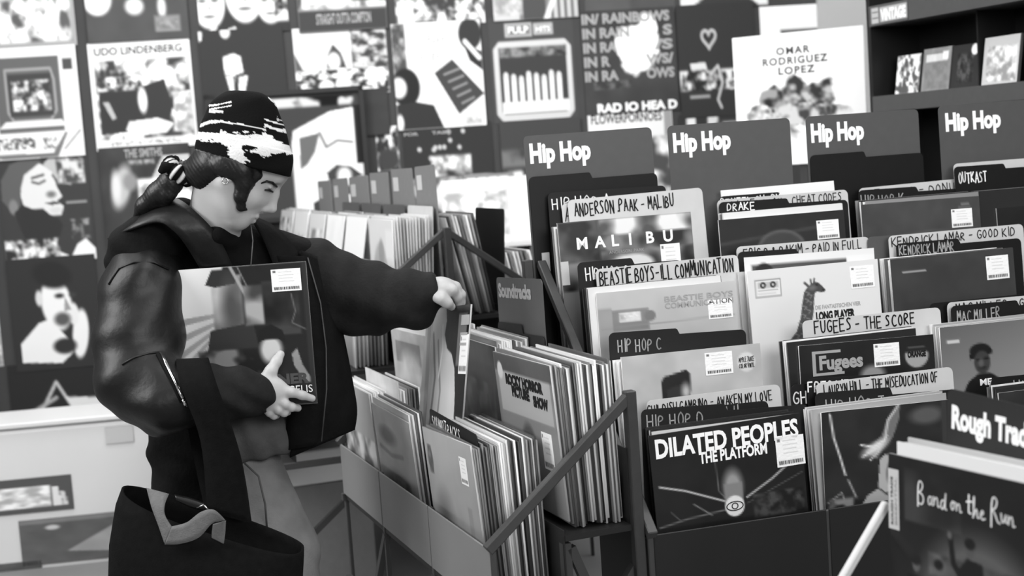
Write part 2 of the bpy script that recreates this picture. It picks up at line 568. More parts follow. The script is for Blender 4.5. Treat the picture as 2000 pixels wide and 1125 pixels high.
def poster(label, x0, y0, x1, y1, ops, n=64, seed=1, edge=.3, proud=0.008, frame=WF, yy=0.0):
    """an album-cover poster on the wall given by the pixels of its top-left and bottom-right corner"""
    a, za = frame.hit(x0, y0, yy)
    # corners are read off a picture that leans by the camera's roll
    b, zb = frame.hit(x1, y1, yy)
    w, h = b - a, za - zb
    poster.n = getattr(poster, 'n', 0) + 1
    proud = .002
    yy = -.0005 - .0025 * (poster.n * 3 % 7)
    ops = [('m', q[1], q[2], q[3], q[4], q[5] * 1.35, q[6], q[7], min(q[8], 3.4) if len(q) > 8 else 2.6) if q[0] == 'm' else q for q in ops]
    me = sheet_mesh('wall_poster', w, h, proud, paint(ops, n, seed), edge)
    o = put('wall_poster', me, M['poster'], None, frame.m((a + b) / 2, yy - proud, zb))
    tag(o, label, 'poster', 'album posters papering the back wall')
    return o, w, h


def face(cx, cy, s, v, dk, turn=0.0):
    """a generic face for print"""
    return [('e', cx, cy, s * .75, s, v, .03), ('e', cx - s * .28 + turn, cy - s * .12, s * .16, s * .07, dk, .02), ('e', cx + s * .3 + turn, cy - s * .12, s * .16, s * .07, dk, .02),
            ('p', [(cx + turn, cy - s * .1), (cx + s * .14 + turn, cy + s * .28), (cx - s * .05 + turn, cy + s * .28)], v * .72), ('e', cx + turn, cy + s * .52, s * .26, s * .07, dk * 1.4, .02)]


B_, W_ = .21, .93  # print black and white; the black is lifted to carry haze
# top row, cut by the frame
poster('pale mottled wall poster in the top left corner of the picture', -48, -115, 152, 88, [('f', .62), ('m', .1, .1, .95, .95, 5, .35, 1.0, 5), ('r', 0, 0, .12, 1, .45)], 64, 2)
poster('dark grey wall poster with a small label box, above the white lettered poster', 154, -125, 371, 74,
       [('f', .30), ('n', 3, .03), ('e', .12, .6, .14, .15, .9, .03), ('e', .48, .68, .09, .08, .85, .04), ('e', .75, .7, .04, .10, .85, .03), ('r', .67, .78, .92, .93, .52), ('m', .69, .82, .9, .90, 14, .42, .62)], 64, 3)
o, w, h = poster('black wall poster crowded with long white faces', 373, -135, 566, 60,
       [('f', B_)] + face(.12, .70, .24, W_, .3) + face(.52, .62, .28, W_, .3) + face(.80, .72, .20, W_, .3) + [('p', [(.10, .97), (.16, .90), (.20, .92), (.16, 1.0), (.08, 1.0)], .85), ('p', [(.32, .95), (.4, .93), (.42, 1), (.34, 1)], .85), ('m', .85, .5, 1, .9, 8, .2, .9, 6)], 64, 4)
o, w, h = poster('wall poster with a black strip of small pale capitals along its foot', 568, -140, 757, 55,
       [('f', .55), ('m', 0, 0, 1, .78, 5, .3, .95, 5), ('r', .05, .55, .3, .74, .85), ('r', .07, .62, .28, .64, .4), ('r', .55, .0, 1, .72, .28), ('e', .45, .6, .2, .2, .88, .05), ('r', 0, .8, 1, 1, .25)], 64, 5)
letters(o, 'STRAIGHT OUTTA COMPTON', -w * .30, h * .07, w * .62, h * .10, 'dim', bold=.03)
poster('pale wall poster of a blurred crowd at the top edge', 759, -150, 948, 44, [('f', .6), ('m', 0, 0, 1, 1, 9, .25, 1.0, 7), ('r', .02, .75, .2, .98, .88)], 64, 6)
poster('wall poster of pale triangles and grey stripes at the top edge', 950, -160, 1129, 33,
       [('f', .5), ('p', [(0, 1), (0, .4), (.35, .4), (.3, 1)], .78), ('m', .0, .4, .35, .95, 8, .6, .85), ('r', .35, .4, .6, .8, .85), ('r', .48, .4, .54, .85, .25), ('r', .35, .72, .62, 1, .3), ('p', [(.62, 1), (.9, .4), (1, .4), (1, 1)], .75)]
       + [('r', .68 + k * .08, .5, .71 + k * .08, 1, .35) for k in range(4)] + [('l', [(.62, 1.0), (.85, .55)], .06, .9)], 64, 7)
poster('plain charcoal wall poster above the poster of repeated words', 1131, -168, 1318, 22, [('f', .34), ('r', .5, 0, 1, 1, .30), ('n', 3, .03)], 40, 8)
poster('black wall poster with white corners above the outlined heart', 1316, -180, 1500, 10, [('f', .22), ('p', [(0, 1), (0, .88), (.3, .86), (.12, 1)], .9), ('p', [(.7, .85), (1, .8), (1, 1), (.9, 1)], .9)], 40, 9)
# second row
o, w, h = poster('white wall poster of a grey computer terminal and keyboard', -30, 97, 168, 303,
       [('f', .90), ('r', .08, .09, .80, .72, .38), ('l', [(.20, .20), (.70, .20), (.73, .3), (.73, .58), (.66, .66), (.25, .66), (.2, .58), (.2, .2)], .025, .62)]
       + [('r', .22, .24, .70, .62, .26)] + [('m', .26, .30, .68, .57, 9, .25, .95, 7)]
       + [('p', [(.08, .72), (.16, .66), (.78, .66), (.82, .72)], .88), ('r', .08, .72, .80, .765, .4), ('r', .0, .765, .8, .99, .93), ('m', .0, .81, .46, .91, 30, .3, .95, 8), ('m', .55, .82, .70, .92, 30, .4, .95, 8),
          ('p', [(0, .95), (.65, .96), (.8, .78), (.83, .78), (.7, 1.0), (0, .99)], .45), ('r', .84, .12, .95, .22, .3), ('l', [(.78, .93), (.97, .77)], .012, .4)], 84, 11)
o, w, h = poster('white wall poster with dark capitals over a photograph of seated figures', 170, 86, 388, 283,
       [('f', .92), ('r', .05, .17, .97, .90, .72), ('m', .05, .17, .97, .9, 6, .25, 1.0, 5), ('p', [(.06, .85), (.07, .42), (.30, .36), (.5, .42), (.72, .36), (.78, .62), (.72, .82)], .22),
        ('p', [(.30, .82), (.34, .74), (.62, .72), (.78, .78), (.7, .86), (.4, .88)], .9), ('e', .49, .55, .045, .12, .92, .02), ('p', [(.10, .55), (.16, .55), (.22, .70), (.18, .72)], .7), ('m', .06, .32, .5, .45, 12, .25, .95, 6), ('p', [(.8, .5), (.97, .48), (.97, .86), (.78, .86)], .88), ('m', .8, .5, .97, .86, 9, .6, 1.0),
        ('m', .15, .925, .85, .955, 40, .5, .95, 6)], 84, 12)
letters(o, 'UDO LINDENBERG', -w * .44, h * .885, w * .86, h * .07, 'ink', bold=.02, rot=0.0)
poster('black wall poster with a white half-lit face', 386, 62, 568, 262,
       [('f', B_), ('p', [(.27, .25), (.40, .22), (.48, .25), (.50, .40), (.40, .42), (.37, .52), (.41, .43), (.28, .42)], W_), ('p', [(.29, .43), (.37, .43), (.38, .62), (.34, .64)], W_), ('p', [(.44, .44), (.55, .43), (.50, .58), (.42, .62)], W_), ('p', [(.0, .0), (.05, 0), (.04, .08), (0, .1)], .9), ('e', .32, .02, .06, .06, .85, .02)], 64, 13)
poster('white sky wall poster of a waving crowd, beside the black half-lit face', 570, 57, 762, 180,
       [('f', .88), ('r', .62, 0, 1, .6, .35), ('m', .62, 0, 1, .75, 8, .25, .8, 6), ('p', [(0, .35), (.08, .6), (0, .9)], .35), ('p', [(.34, .6), (.36, .4), (.42, .25), (.5, .38), (.55, .6)], .28), ('e', .42, .50, .07, .13, .9, .03), ('m', 0, .62, 1, 1, 9, .2, 1.0, 7), ('e', .32, .88, .08, .12, .92, .02), ('e', .5, .85, .08, .14, .92, .02)], 64, 14)
o, w, h = poster('white wall poster of a black silhouetted man and a slanted dark card', 762, 48, 950, 244,
       [('f', .93), ('m', 0, .0, .15, .5, 6, .3, .9), ('e', .12, .60, .16, .18, .16, .02), ('e', .04, .60, .09, .10, .88, .03), ('p', [(0, 1), (0, .76), (.22, .74), (.42, .78), (.52, 1)], .2), ('e', .03, .93, .04, .08, .9, .02), ('p', [(.45, .48), (.66, .36), (1, .70), (.70, .88)], .27)]
       + [('l', [(.56 + k * .045, .50 + k * .07), (.74 + k * .035, .45 + k * .07)], .018, .6) for k in range(5)]
       + [('e', .88, .13, .13, .15, .22, .02), ('p', [(.80, .22), (1, .3), (1, .48), (.86, .38)], .2), ('l', [(.82, .20), (.97, .36)], .05, .9), ('r', .74, .88, .96, 1, .85), ('m', .78, .92, .95, .97, 20, .65, .9)], 84, 15)
letters(o, 'Baker', -w * .10, h * .80, w * .24, h * .08, 'dim')
letters(o, 'sings', -w * .20, h * .66, w * .22, h * .07, 'dim')
o, w, h = poster('dark grey wall poster with a pale rounded screen frame', 952, 36, 1130, 232,
       [('f', .28), ('l', [(.12, .26), (.88, .26), (.93, .31), (.93, .90), (.88, .95), (.12, .95), (.07, .90), (.07, .31), (.12, .26)], .065, .80), ('r', .10, .29, .90, .80, .24), ('r', .11, .80, .90, .91, .9), ('m', .11, .29, .9, .38, 9, .2, .55)]
       + [('r', .14 + k * .09, .56 + (k % 3) * .02, .20 + k * .09, .81, .93) for k in range(8)] + [('e', .17 + k * .09, .55 + (k % 3) * .02, .03, .035, .85, .01) for k in range(8)]
       + [('r', .19, .06, .51, .19, .72), ('r', .22, .08, .49, .17, .5), ('r', .53, .07, .76, .18, .72), ('r', .55, .09, .74, .16, .58)], 84, 16)
letters(o, 'PULP', -w * .27, h * .845, w * .24, h * .065, 'white', bold=.03)
letters(o, 'HITS', w * .06, h * .85, w * .17, h * .05, 'white', bold=.03)
o, w, h = poster('dark wall poster of five repeated lines of pale block capitals under a white splash', 1132, 23, 1326, 214, [('f', .25), ('n', 3, .04), ('k', .62, .38, .24, .28, 6, .95, 1.0), ('k', .70, .18, .12, .14, 6, .95, 1.0), ('k', .45, .35, .1, .2, 6, .9, 1.0), ('m', .1, .68, .5, .76, 9, .22, .4)], 84, 17)
for k, (s1, s2) in enumerate([('IN/ RAINBOWS', ''), ('IN RAIN', 'S'), ('IN RA', '/S'), ('IN R', 'WS/'), ('IN RA', 'OWS')]):
    z = h * (.875 - k * .137)
    full = {12: .94, 7: .50, 5: .36, 4: .28}[len(s1)]
    letters(o, s1, -w * .49, z, w * full, h * .095, 'dim', bold=.045)
    if s2: letters(o, s2, w * (.47 - .10 * len(s2)), z, w * .10 * len(s2), h * .095, 'dim', bold=.045)
letters(o, 'RAD IO HEA D', -w * .38, h * .02, w * .86, h * .085, 'white', bold=.05)
hp = [(math.sin(t) ** 3 * .09 + .40, .30 - (13 * math.cos(t) - 5 * math.cos(2 * t) - 2 * math.cos(3 * t) - math.cos(4 * t)) / 17 * .095) for t in np.linspace(0, 2 * math.pi, 26)]
o, w, h = poster('black wall poster with a pale outlined heart', 1318, 12, 1480, 222, [('f', .20), ('l', hp, .032, .72), ('p', [(.14, .52), (.34, .51), (.36, .58), (.16, .60)], .85), ('m', .0, .58, .95, .76, 9, .16, .9, 6), ('l', [(.4, .62), (.5, .55), (.55, .7), (.48, .85), (.52, .92)], .03, .75), ('l', [(.6, .7), (.75, .66), (.78, .74), (.65, .76)], .02, .8), ('r', .12, .80, .38, .83, .6)], 84, 18)
# third row
o, w, h = poster('dark wall poster of a man gazing upwards, at the left edge below the terminal', -8, 307, 190, 505,
       [('f', .24), ('p', [(.50, .10), (.62, .0), (.78, .0), (.80, .3), (.68, .28)], .72), ('m', .65, .05, .95, .28, 8, .3, .85, 6), ('p', [(.27, .16), (.47, .08), (.60, .17), (.635, .31), (.685, .40), (.62, .44), (.69, .49), (.655, .57), (.52, .57), (.40, .52), (.25, .46), (.21, .30)], .86),
        ('p', [(.02, .40), (.03, .22), (.14, .08), (.32, .02), (.50, .05), (.40, .12), (.29, .18), (.24, .30), (.22, .46), (.12, .52)], .36), ('e', .14, .47, .05, .07, .5, .02), ('l', [(.37, .215), (.50, .19)], .022, .3), ('l', [(.37, .25), (.44, .27), (.51, .245)], .022, .35), ('l', [(.60, .20), (.62, .23)], .02, .35), ('e', .565, .375, .05, .03, .45, .03), ('p', [(.48, .45), (.60, .44), (.66, .465), (.56, .475)], .3),
        ('p', [(.14, .52), (.24, .46), (.34, .50), (.46, .50), (.53, .56), (.62, .60), (.66, .66), (.60, .80), (.25, .82)], .2), ('e', .60, .525, .07, .03, .80, .02),
        ('p', [(0, 1), (.0, .85), (.3, .78), (.7, .95), (.72, 1)], .9), ('m', 0, .78, .6, 1, 8, .2, .95, 7), ('p', [(.7, 1), (.80, .85), (.9, .80), (1.0, .9), (1, 1)], .93), ('r', .72, .45, .95, .47, .6), ('m', .65, .08, .95, .28, 8, .3, .85, 6), ('m', .75, .62, .95, .8, 8, .25, .8, 6)], 84, 19)
o, w, h = poster('dark wall poster with two rows of pale lettering and a resting face', 192, 290, 388, 492, [('f', .24), ('n', 4, .05), ('e', .22, .36, .10, .20, .72, .05, 20), ('e', .16, .36, .05, .14, .85, .04), ('e', .32, .32, .08, .08, .55, .05), ('p', [(.4, 1), (.42, .5), (.7, .1), (1, .1), (1, .5), (.6, 1)], .75), ('m', .4, .3, 1, 1, 6, .5, .95, 4), ('m', .32, .13, .6, .16, 20, .4, .8, 6)], 64, 20)
letters(o, 'THE SMITHS', -w * .22, h * .90, w * .42, h * .075, 'dim', bold=.03)
poster('charcoal wall poster behind the dark picture frame', 390, 268, 575, 470, [('f', .24), ('n', 3, .03)], 32, 21)
poster('black lower half of the wall between the waving crowd and the framed picture', 570, 183, 762, 262, [('f', .23), ('n', 3, .02)], 24, 22)
poster('small wall poster of a pale and dark dune, right of the framed picture', 732, 248, 782, 332, [('f', .80), ('m', 0, 0, 1, 1, 3, .2, 1.0, 4), ('e', .5, .75, .5, .25, .25, .1)], 40, 23)
o, w, h = poster('black wall poster strewn with pale beads and bead letters', 784, 247, 972, 440, [('f', .20)] + [('e', x, y, .022, .022, .8, .01) for x, y in ((.34, .24), (.30, .32), (.18, .23), (.52, .08), (.68, .08), (.53, .16), (.63, .23), (.36, .22), (.41, .22), (.46, .22))] + [('m', .3, .30, .75, .5, 5, .2, .95, 5), ('m', 0, .5, 1, 1, 5, .4, .95, 5)], 72, 24)
letters(o, 'FOR', -w * .48, h * .905, w * .16, h * .03, 'dim', bold=.03)
letters(o, 'TAIM', -w * .17, h * .905, w * .20, h * .03, 'dim', bold=.03)
poster('charcoal wall poster left of the first tall black bin card', 974, 238, 1144, 430, [('f', .26), ('m', 0, .28, 1, .44, 4, .22, .45), ('m', .05, .48, 1, 1, 6, .25, .95, 6)], 48, 25)
o, w, h = poster('white banner poster with dark block capitals under the repeated words', 1146, 216, 1322, 400, [('f', .90), ('r', .9, 0, 1, .3, .6), ('m', .6, .3, 1, 1, 4, .3, .95, 5)], 64, 26)
letters(o, 'FLOWERPORNOES', -w * .46, h * .86, w * .84, h * .09, 'ink', bold=.02)
poster('black and white striped wall poster below the outlined heart', 1324, 226, 1480, 400, [('f', .2), ('r', .1, .0, .22, .45, .9), ('r', .38, -.1, .52, .3, .85), ('m', .5, .1, 1, .5, 5, .2, .9, 6)], 48, 27)
poster('white wall poster with a dark caption bar, beside the grey wall strip', 1482, 14, 1606, 240, [('f', .95), ('r', .35, .20, 1, .235, .3), ('m', .2, .45, .9, .9, 5, .7, 1.0)], 48, 28)
# lower rows at the left
o, w, h = poster('black wall poster of a seated man resting his cheek on his hand', 12, 508, 206, 712,
       [('f', .20), ('e', .52, .42, .17, .24, .93, .03, -10), ('e', .50, .16, .22, .12, .17, .04, 8), ('p', [(.08, .92), (.08, .75), (.30, .58), (.42, .55), (.62, .74), (.66, .86), (.52, .95)], .93), ('e', .76, .70, .09, .22, .93, .02, 10), ('e', .70, .52, .06, .10, .9, .02), ('e', .56, .35, .05, .022, .2, .02), ('e', .71, .35, .04, .022, .25, .02), ('e', .57, .56, .09, .06, .35, .04), ('e', .57, .80, .13, .07, .2, .03), ('e', .33, .36, .04, .07, .85, .02), ('p', [(.62, .36), (.68, .48), (.60, .49)], .6)], 84, 29)
poster('narrow pale wall poster strip at the left edge of the picture', -190, 515, 8, 715, [('f', .82), ('r', .93, 0, 1, 1, .62), ('m', .9, 0, 1, 1, 30, .5, .9)], 48, 30)
poster('black wall poster crossed by slanting pale bars, just above the white counter', 14, 714, 250, 925, [('f', .17), ('l', [(.20, .52), (.43, .17), (.62, .50)], .026, .8), ('l', [(.0, .50), (.42, .30)], .03, .7), ('p', [(.5, .30), (1, .34), (1, .5), (.58, .43)], .9), ('p', [(.52, .40), (1, .5), (.6, .5)], .3)], 72, 31)
poster('black wall poster with thin white sticks at the left edge above the counter', -190, 718, 10, 925, [('f', .2), ('r', .93, .0, .955, .5, .6), ('r', .97, .1, .99, .5, .5)], 48, 32)

# framed picture hung in front of the wall
a, za = WF.hit(398, 186, -.07)
b, zb = WF.hit(728, 420, -.07)
fw, fh = b - a, za - zb
fr = tag(empty('framed_picture', WF.m((a + b) / 2, -.07, zb)), 'large dark framed picture of a pale folded shape, hung behind the woman', 'picture')
mb = MB()
for q in ((-fw / 2, -fw / 2 + .05, 0, fh), (fw / 2 - .022, fw / 2, 0, fh), (-fw / 2, fw / 2, fh - .022, fh), (-fw / 2, fw / 2, 0, .022)):
    mb.box(q[0], q[1], 0, .048, q[2], q[3])
mb.build('frame', mat('frame_black', .10, .5), fr)
put('picture', sheet_mesh('picture', fw - .06, fh - .04, .02, paint(
    [('f', .24), ('m', .2, .03, .95, .11, 7, .05, .8, 6), ('p', [(.50, 1), (.50, .42), (.52, .30), (.78, .16), (.97, .13), (.99, .45), (.99, .85), (.90, .98), (.80, .8), (.62, .9), (.62, 1)], .92),
     ('p', [(.55, .62), (.56, .36), (.70, .33), (.66, .48), (.60, .58)], .4), ('l', [(.70, .33), (.74, .45), (.82, .40), (.92, .42)], .02, .5), ('p', [(.73, .66), (.80, .60), (.9, .62), (.98, .7), (.9, .72), (.84, .66), (.75, .78)], .25), ('p', [(.66, .78), (.85, .74), (.92, .84), (.72, .88)], .3), ('r', .945, .12, 1, .6, .12), ('e', .85, .69, .05, .07, .9, .03)], 96, 33), .2), M['poster'], fr, Matrix.Translation((.014, .018, .02)))

# ---------------------------------------------------------------- white counter along the wall
CTF = Frame(at(100, 830, 5.6), WA)
c0, cz = CTF.hit(100, 831, 0)
cx0, _ = CTF.hit(-240, 840, 0)
cx1, _ = CTF.hit(322, 830, 0)
ct = tag(empty('counter', CTF.m(0, 0, 0)), 'low white counter with dark printed panels on its front, at the left by the wall', 'counter')
prof = [(0.0, 0.0), (0.0, cz - .02), (.005, cz - .006), (.02, cz), (.32, cz + .0), (.32, 0)]
MB().loft([[(x, y, z) for y, z in prof] for x in (cx0, cx1)]).build('body', M['counter'], ct)
MB().box(cx0 - .01, cx1 + .01, -.012, .33, cz + .0005, cz + .022).build('top', M['counter'], ct, bevel=.004)
for k, (x0, y0, x1, y1, ops) in enumerate((
        (-60, 945, 145, 993, [('f', .34), ('r', 0, .25, .78, .85, .85), ('m', 0, .25, .78, .85, 6, .7, 1.0), ('p', [(.8, .85), (.8, .3), (.86, .3), (.9, .85)], .9), ('p', [(.9, .85), (.88, .45), (.92, .45), (.95, .85)], .85)]),
        (36, 1018, 240, 1086, [('f', .38), ('r', 0, 0, 1, .1, .5), ('p', [(.45, .75), (1, .2), (1, .85)], .62), ('e', .33, .2, .07, .05, .8, .03), ('n', 4, .04)]),
        (-60, 1108, 90, 1180, [('f', .34), ('n', 4, .08)]),
        (205, 835, 262, 862, [('f', .76)]))):
    a, za = CTF.hit(x0, y0, 0)
    b, zb = CTF.hit(x1, y1, 0)
    put('printed_panel', sheet_mesh('printed_panel', b - a, za - zb, .004, paint(ops, 48, 40 + k), .3), M['poster'], ct, Matrix.Translation(((a + b) / 2, -.0045, zb)))

# ---------------------------------------------------------------- poster board on a stand, right of the back wall
OF = Frame(at(1556, 250, 5.6), R(-26))
a, za = OF.hit(1430, 76, 0)
b, zb = OF.hit(1684, 48, 0)
bw = b - a
bh = bw * 1.0
bd = tag(empty('display_board', OF.m((a + b) / 2, 0, 0)), 'large white poster board with thin dark capitals over a dark treelike shape', 'poster board')
pm = sheet_mesh('board', bw, bh, .018, paint([('f', .98), ('k', .30, .50, .12, .11, 9, .15, .6), ('k', .47, .48, .10, .17, 9, .2, .75), ('k', .66, .50, .16, .13, 9, .2, .75), ('k', .20, .60, .10, .08, 9, .4, .9), ('k', .78, .62, .12, .06, 9, .5, .9), ('k', .48, .62, .3, .10, 11, .25, .8), ('k', .3, .75, .2, .1, 8, .5, .9)], 96, 35), .95)
zt = (za + zb) / 2
pb = put('board', pm, M['poster'], bd, Matrix.Translation((0, 0, zt - bh)) )
letters(pb, 'OMAR', -bw * .16, bh * .84, bw * .26, bh * .055, 'sweat', bold=.03, spacing=1.2)
letters(pb, 'RODRIGUEZ', -bw * .27, bh * .765, bw * .50, bh * .055, 'sweat', bold=.03, spacing=1.2)
letters(pb, 'LOPEZ', -bw * .15, bh * .69, bw * .28, bh * .055, 'sweat', bold=.03, spacing=1.2)
MB().bar((0, .03, 0), (0, .03, zt - .1), .03).build('post', M['dark_steel'], bd)
MB().box(-.2, .2, -.12, .18, 0, .015).build('base', M['dark_steel'], bd)

# ---------------------------------------------------------------- wall rack of face-out sleeves between the far stands
KF = Frame(at(930, 420, 6.74), WA)
k0, _ = KF.hit(850, 420, 0)
k1, _ = KF.hit(1062, 420, 0)
kr = tag(empty('display_rack', KF.m(0, 0, 0)), 'pale rack of face-out sleeves against the back wall, behind the stands', 'rack')
_, zs1 = KF.hit(930, 478, 0)
MB().box(k0, k1, -.02, .30, zs1 - .02, zs1).build('shelf', M['counter'], kr)
MB().box(k0, k1, -.02, .30, zs1 - .42, zs1 - .40).build('shelf', M['counter'], kr)
for x in (k0 + .02, k1 - .02):
    MB().bar((x, .28, 0), (x, .28, zs1 + .22), .03).build('post', M['counter'], kr)
    MB().bar((x, .0, 0), (x, .0, zs1 - .02), .03).build('post', M['counter'], kr)
a, za = KF.hit(905, 343, .26)
b, zb = KF.hit(1003, 372, .26)
sg = put('sign', sheet_mesh('sign', b - a, za - zb, .03, paint([('f', .55)] + [('r', .06 + k * .22, .15, .24 + k * .22, .65, .88) for k in range(4)], 40, 36), .5), M['poster'], kr, Matrix.Translation(((a + b) / 2, .25, zb)))
MB().bar(((a + b) / 2, .30, zs1 - .42), ((a + b) / 2, .30, zb + .01), .02).build('sign_post', M['dark_steel'], kr)
for k, (x0, y0, ops) in enumerate(((862, 384, [('f', .9), ('m', 0, .2, 1, .9, 5, .6, 1.0)]), (908, 377, [('f', .90), ('n', 5, .10), ('e', .3, .5, .12, .2, .75, .1), ('r', .72, .2, .9, .4, .98)]))):
    a, za = KF.hit(x0, y0, .1 + .012 * k)
    o = put('record_sleeve', sheet_mesh('record_sleeve', .312, .312, .006, paint(ops, 40, 50 + k), .9), M['sleeve'], None, KF.m(a + .156, .05 + .012 * k, zs1 + .0016, R(8)))
    tag(o, ('pale face-out sleeve on the wall rack, left one of the two', 'pale face-out sleeve with a white patch on the wall rack, right one of the two')[k], 'record', 'face-out sleeves on the wall rack')

# ---------------------------------------------------------------- compact-disc shelf at the top right
DF = Frame(at(1715, 185, 5.0), R(-68.2))
_, dz = DF.hit(1715, 188, 0)
sh = tag(empty('cd_shelf', DF.m(0, 0, 0)), 'black wall shelf of compact discs with a lettered fascia at the upper right', 'shelf')
x9 = 1.3
zup = DF.hit(1708, 52, 0)[1]
MB().box(-.02, x9, -.01, .20, dz - .055, dz).build('shelf_board', M['plate'], sh)
MB().box(-.02, x9, -.01, .20, zup, zup + .07).build('shelf_board', M['plate'], sh)
MB().box(-.02, x9, .20, .22, dz - .4, zup + .6).build('back_panel', M['black_card'], sh)
MB().box(-.04, -.02, -.005, .22, dz - .4, zup + .6).build('side_panel', M['dark_panel'], sh)
MB().box(.4575, .4635, .05, .20, dz, zup).build('divider', M['ink'], sh)
MB().bar((-.03, .23, 0), (-.03, .23, zup + .4), .04).build('post', M['dark_steel'], sh)
MB().bar((x9 - .05, .23, 0), (x9 - .05, .23, zup + .4), .04).build('post', M['dark_steel'], sh)
fs = put('fascia_label', sheet_mesh('fascia_label', .20, .066, .002, paint([('f', .36), ('r', .02, .1, .22, .9, .72), ('r', .05, .3, .2, .36, .4), ('r', .05, .6, .2, .66, .4), ('r', .26, .12, 1, .88, .70)], 40, 37), .4), M['poster'], sh, Matrix.Translation((.095, -.0125, zup + .002)))
letters(fs, 'VINTAGE', -.045, .014, .138, .038, 'white', bold=.06)
for k, (x, wd_, hh, ops) in enumerate(((.035, .125, .132, [('f', .62), ('m', 0, 0, 1, 1, 6, .35, 1.0, 5), ('r', .7, .06, .95, .3, .95)]),
                                       (.175, .142, .142, [('f', .55), ('r', .08, .12, .9, .95, .5), ('r', .1, .14, .88, .32, .85), ('n', 5, .08), ('r', .7, .1, .9, .28, .97)]),
                                       (.325, .13, .14, [('f', .16), ('m', .2, .2, .8, .9, 6, .1, .32), ('e', .82, .14, .13, .13, .97, .02)]),
                                       (.476, .16, .150, [('f', .78), ('m', .1, .2, .95, .95, 6, .6, .95), ('e', .72, .35, .14, .12, .97, .05)]))):
    o = tag(empty('compact_disc', DF.m(x + wd_ / 2, .045, dz + .0022, R(9))), ('small mottled pale compact disc at the left end of the black shelf', 'compact disc with a grey border and white title band on the black shelf', 'dark compact disc with a round white sticker on the black shelf', 'wide pale compact disc at the right end of the black shelf')[k], 'compact disc', 'compact discs on the black shelf')
    put('booklet', sheet_mesh('booklet', wd_, hh, .004, paint(ops, 40, 60 + k), .5), M['sleeve'], o)
    MB().box(-wd_ / 2 - .001, wd_ / 2 + .001, .0041, .011, 0, hh + .001).build('jewel_case', M['plate'], o)
for k, x in enumerate((.30, .52)):
    o = put('compact_disc', sheet_mesh('compact_disc', .142, .125, .010, paint([('f', .8), ('m', 0, 0, 1, 1, 5, .5, 1.0), ('l', [(.1, .9), (.4, .7), (.6, .9), (.9, .75)], .06, .4)], 32, 70 + k), .5), M['sleeve'], None, DF.m(x + .07, .045, zup + .0722, R(9)))
    tag(o, ('pale compact disc on the topmost ledge of the black shelf, left one', 'pale compact disc on the topmost ledge of the black shelf, right one')[k], 'compact disc', 'compact discs on the black shelf')

# ================================================================ record stands
SHELF = [0.646, 0.763, 0.902, 1.030]
SP = .352
HSP = .378


def stand(fr, label, n, tiers, rail, lip_z, lip_h, front_m, double=False, group=None, tall=False, brace=True, x0=0.0, SP=.352, out=.0):
    """tiers: (y0, y1, shelf z); rail: (y_end, z_end) of the sloping side rail that starts at the lip"""
    t = tag(empty('record_stand', fr.m(0, 0, 0)), label, 'record stand', group)
    x1 = x0 + n * SP
    ye, ze = rail
    sides = [1, -1] if double else [1]
    for s in sides:
        Y = (lambda y: y) if s == 1 else (lambda y: 2 * ye - y)
        for k in range(n):
            a = x0 + k * SP
            lo, hi = sorted((Y(-.004), Y(.0)))
            MB().box(a + .003, a + SP - .003, lo, hi, lip_z - lip_h, lip_z).build('front_panel', front_m, t, bevel=.0015)
        for (y0, y1, z) in tiers:
            lo, hi = sorted((Y(y0), Y(y1)))
            MB().box(x0, x1, lo, hi, z - .012, z).build('shelf', M['dark_panel'], t)
            yb = Y(y1)
            MB().box(x0 + .002, x1 - .002, min(yb, yb - s * .003), max(yb, yb - s * .003), z - .012, z + .15).build('back_plate', M['dark_panel'], t)
        for k in range(n + 1):
            x = x0 + k * SP
            MB().bar((x, Y(.003), 0), (x, Y(.003), lip_z - .002), .010, .016).build('post', M['steel'], t, bevel=.002)
        for x in (x0, x1):
            MB().bar((x, Y(-.008), lip_z), (x, Y(ye), ze), .020).build('side_rail', M['steel'], t, bevel=.002)
            MB().bar((x, Y(-.008), .12), (x, Y(ye - .02), .12), .018).build('foot_rail', M['steel'], t)
            MB().bar((x, Y(-.008), lip_z - lip_h - .01), (x, Y(ye - .012), lip_z - lip_h - .01), .018).build('cross_rail', M['steel'], t)
        if brace:
            for k in range(n):
                a = x0 + k * SP
                MB().bar((a, Y(.005), .16), (a + SP, Y(.005), lip_z - lip_h - .02), .016).build('brace', M['steel'], t)
            MB().bar((x0, Y(-.008), .42), (x1, Y(-.008), .42), .016).build('foot_rail', M['steel'], t)
    for x in (x0 - out, x1 + out):
        MB().bar((x, ye, 0), (x, ye, ze + .01), .022).build('post', M['dark_steel'], t, bevel=.002)
    return t


# the end-of-aisle stand with the card lettered Soundtracks
SF = Frame(at(955, 1080, 2.62), R(-70))
S_T = [(0, .15, .648), (.15, .292, .788)]
SSP = .372
st = stand(SF, 'two-tier grey steel record stand reached into by the woman', 3, S_T, (.302, 1.04), .785, .135, M['panel'], x0=-1.185, SP=.400)
MB().bar((0, .03, .36), (0, .30, .70), .02).build('brace', M['steel'], st)
MB().bar((0, .155, 0), (0, .155, .77), .018).build('post', M['dark_steel'], st)
MB().bar((0, .165, .76), (0, .30, .40), .018).build('brace', M['dark_steel'], st)

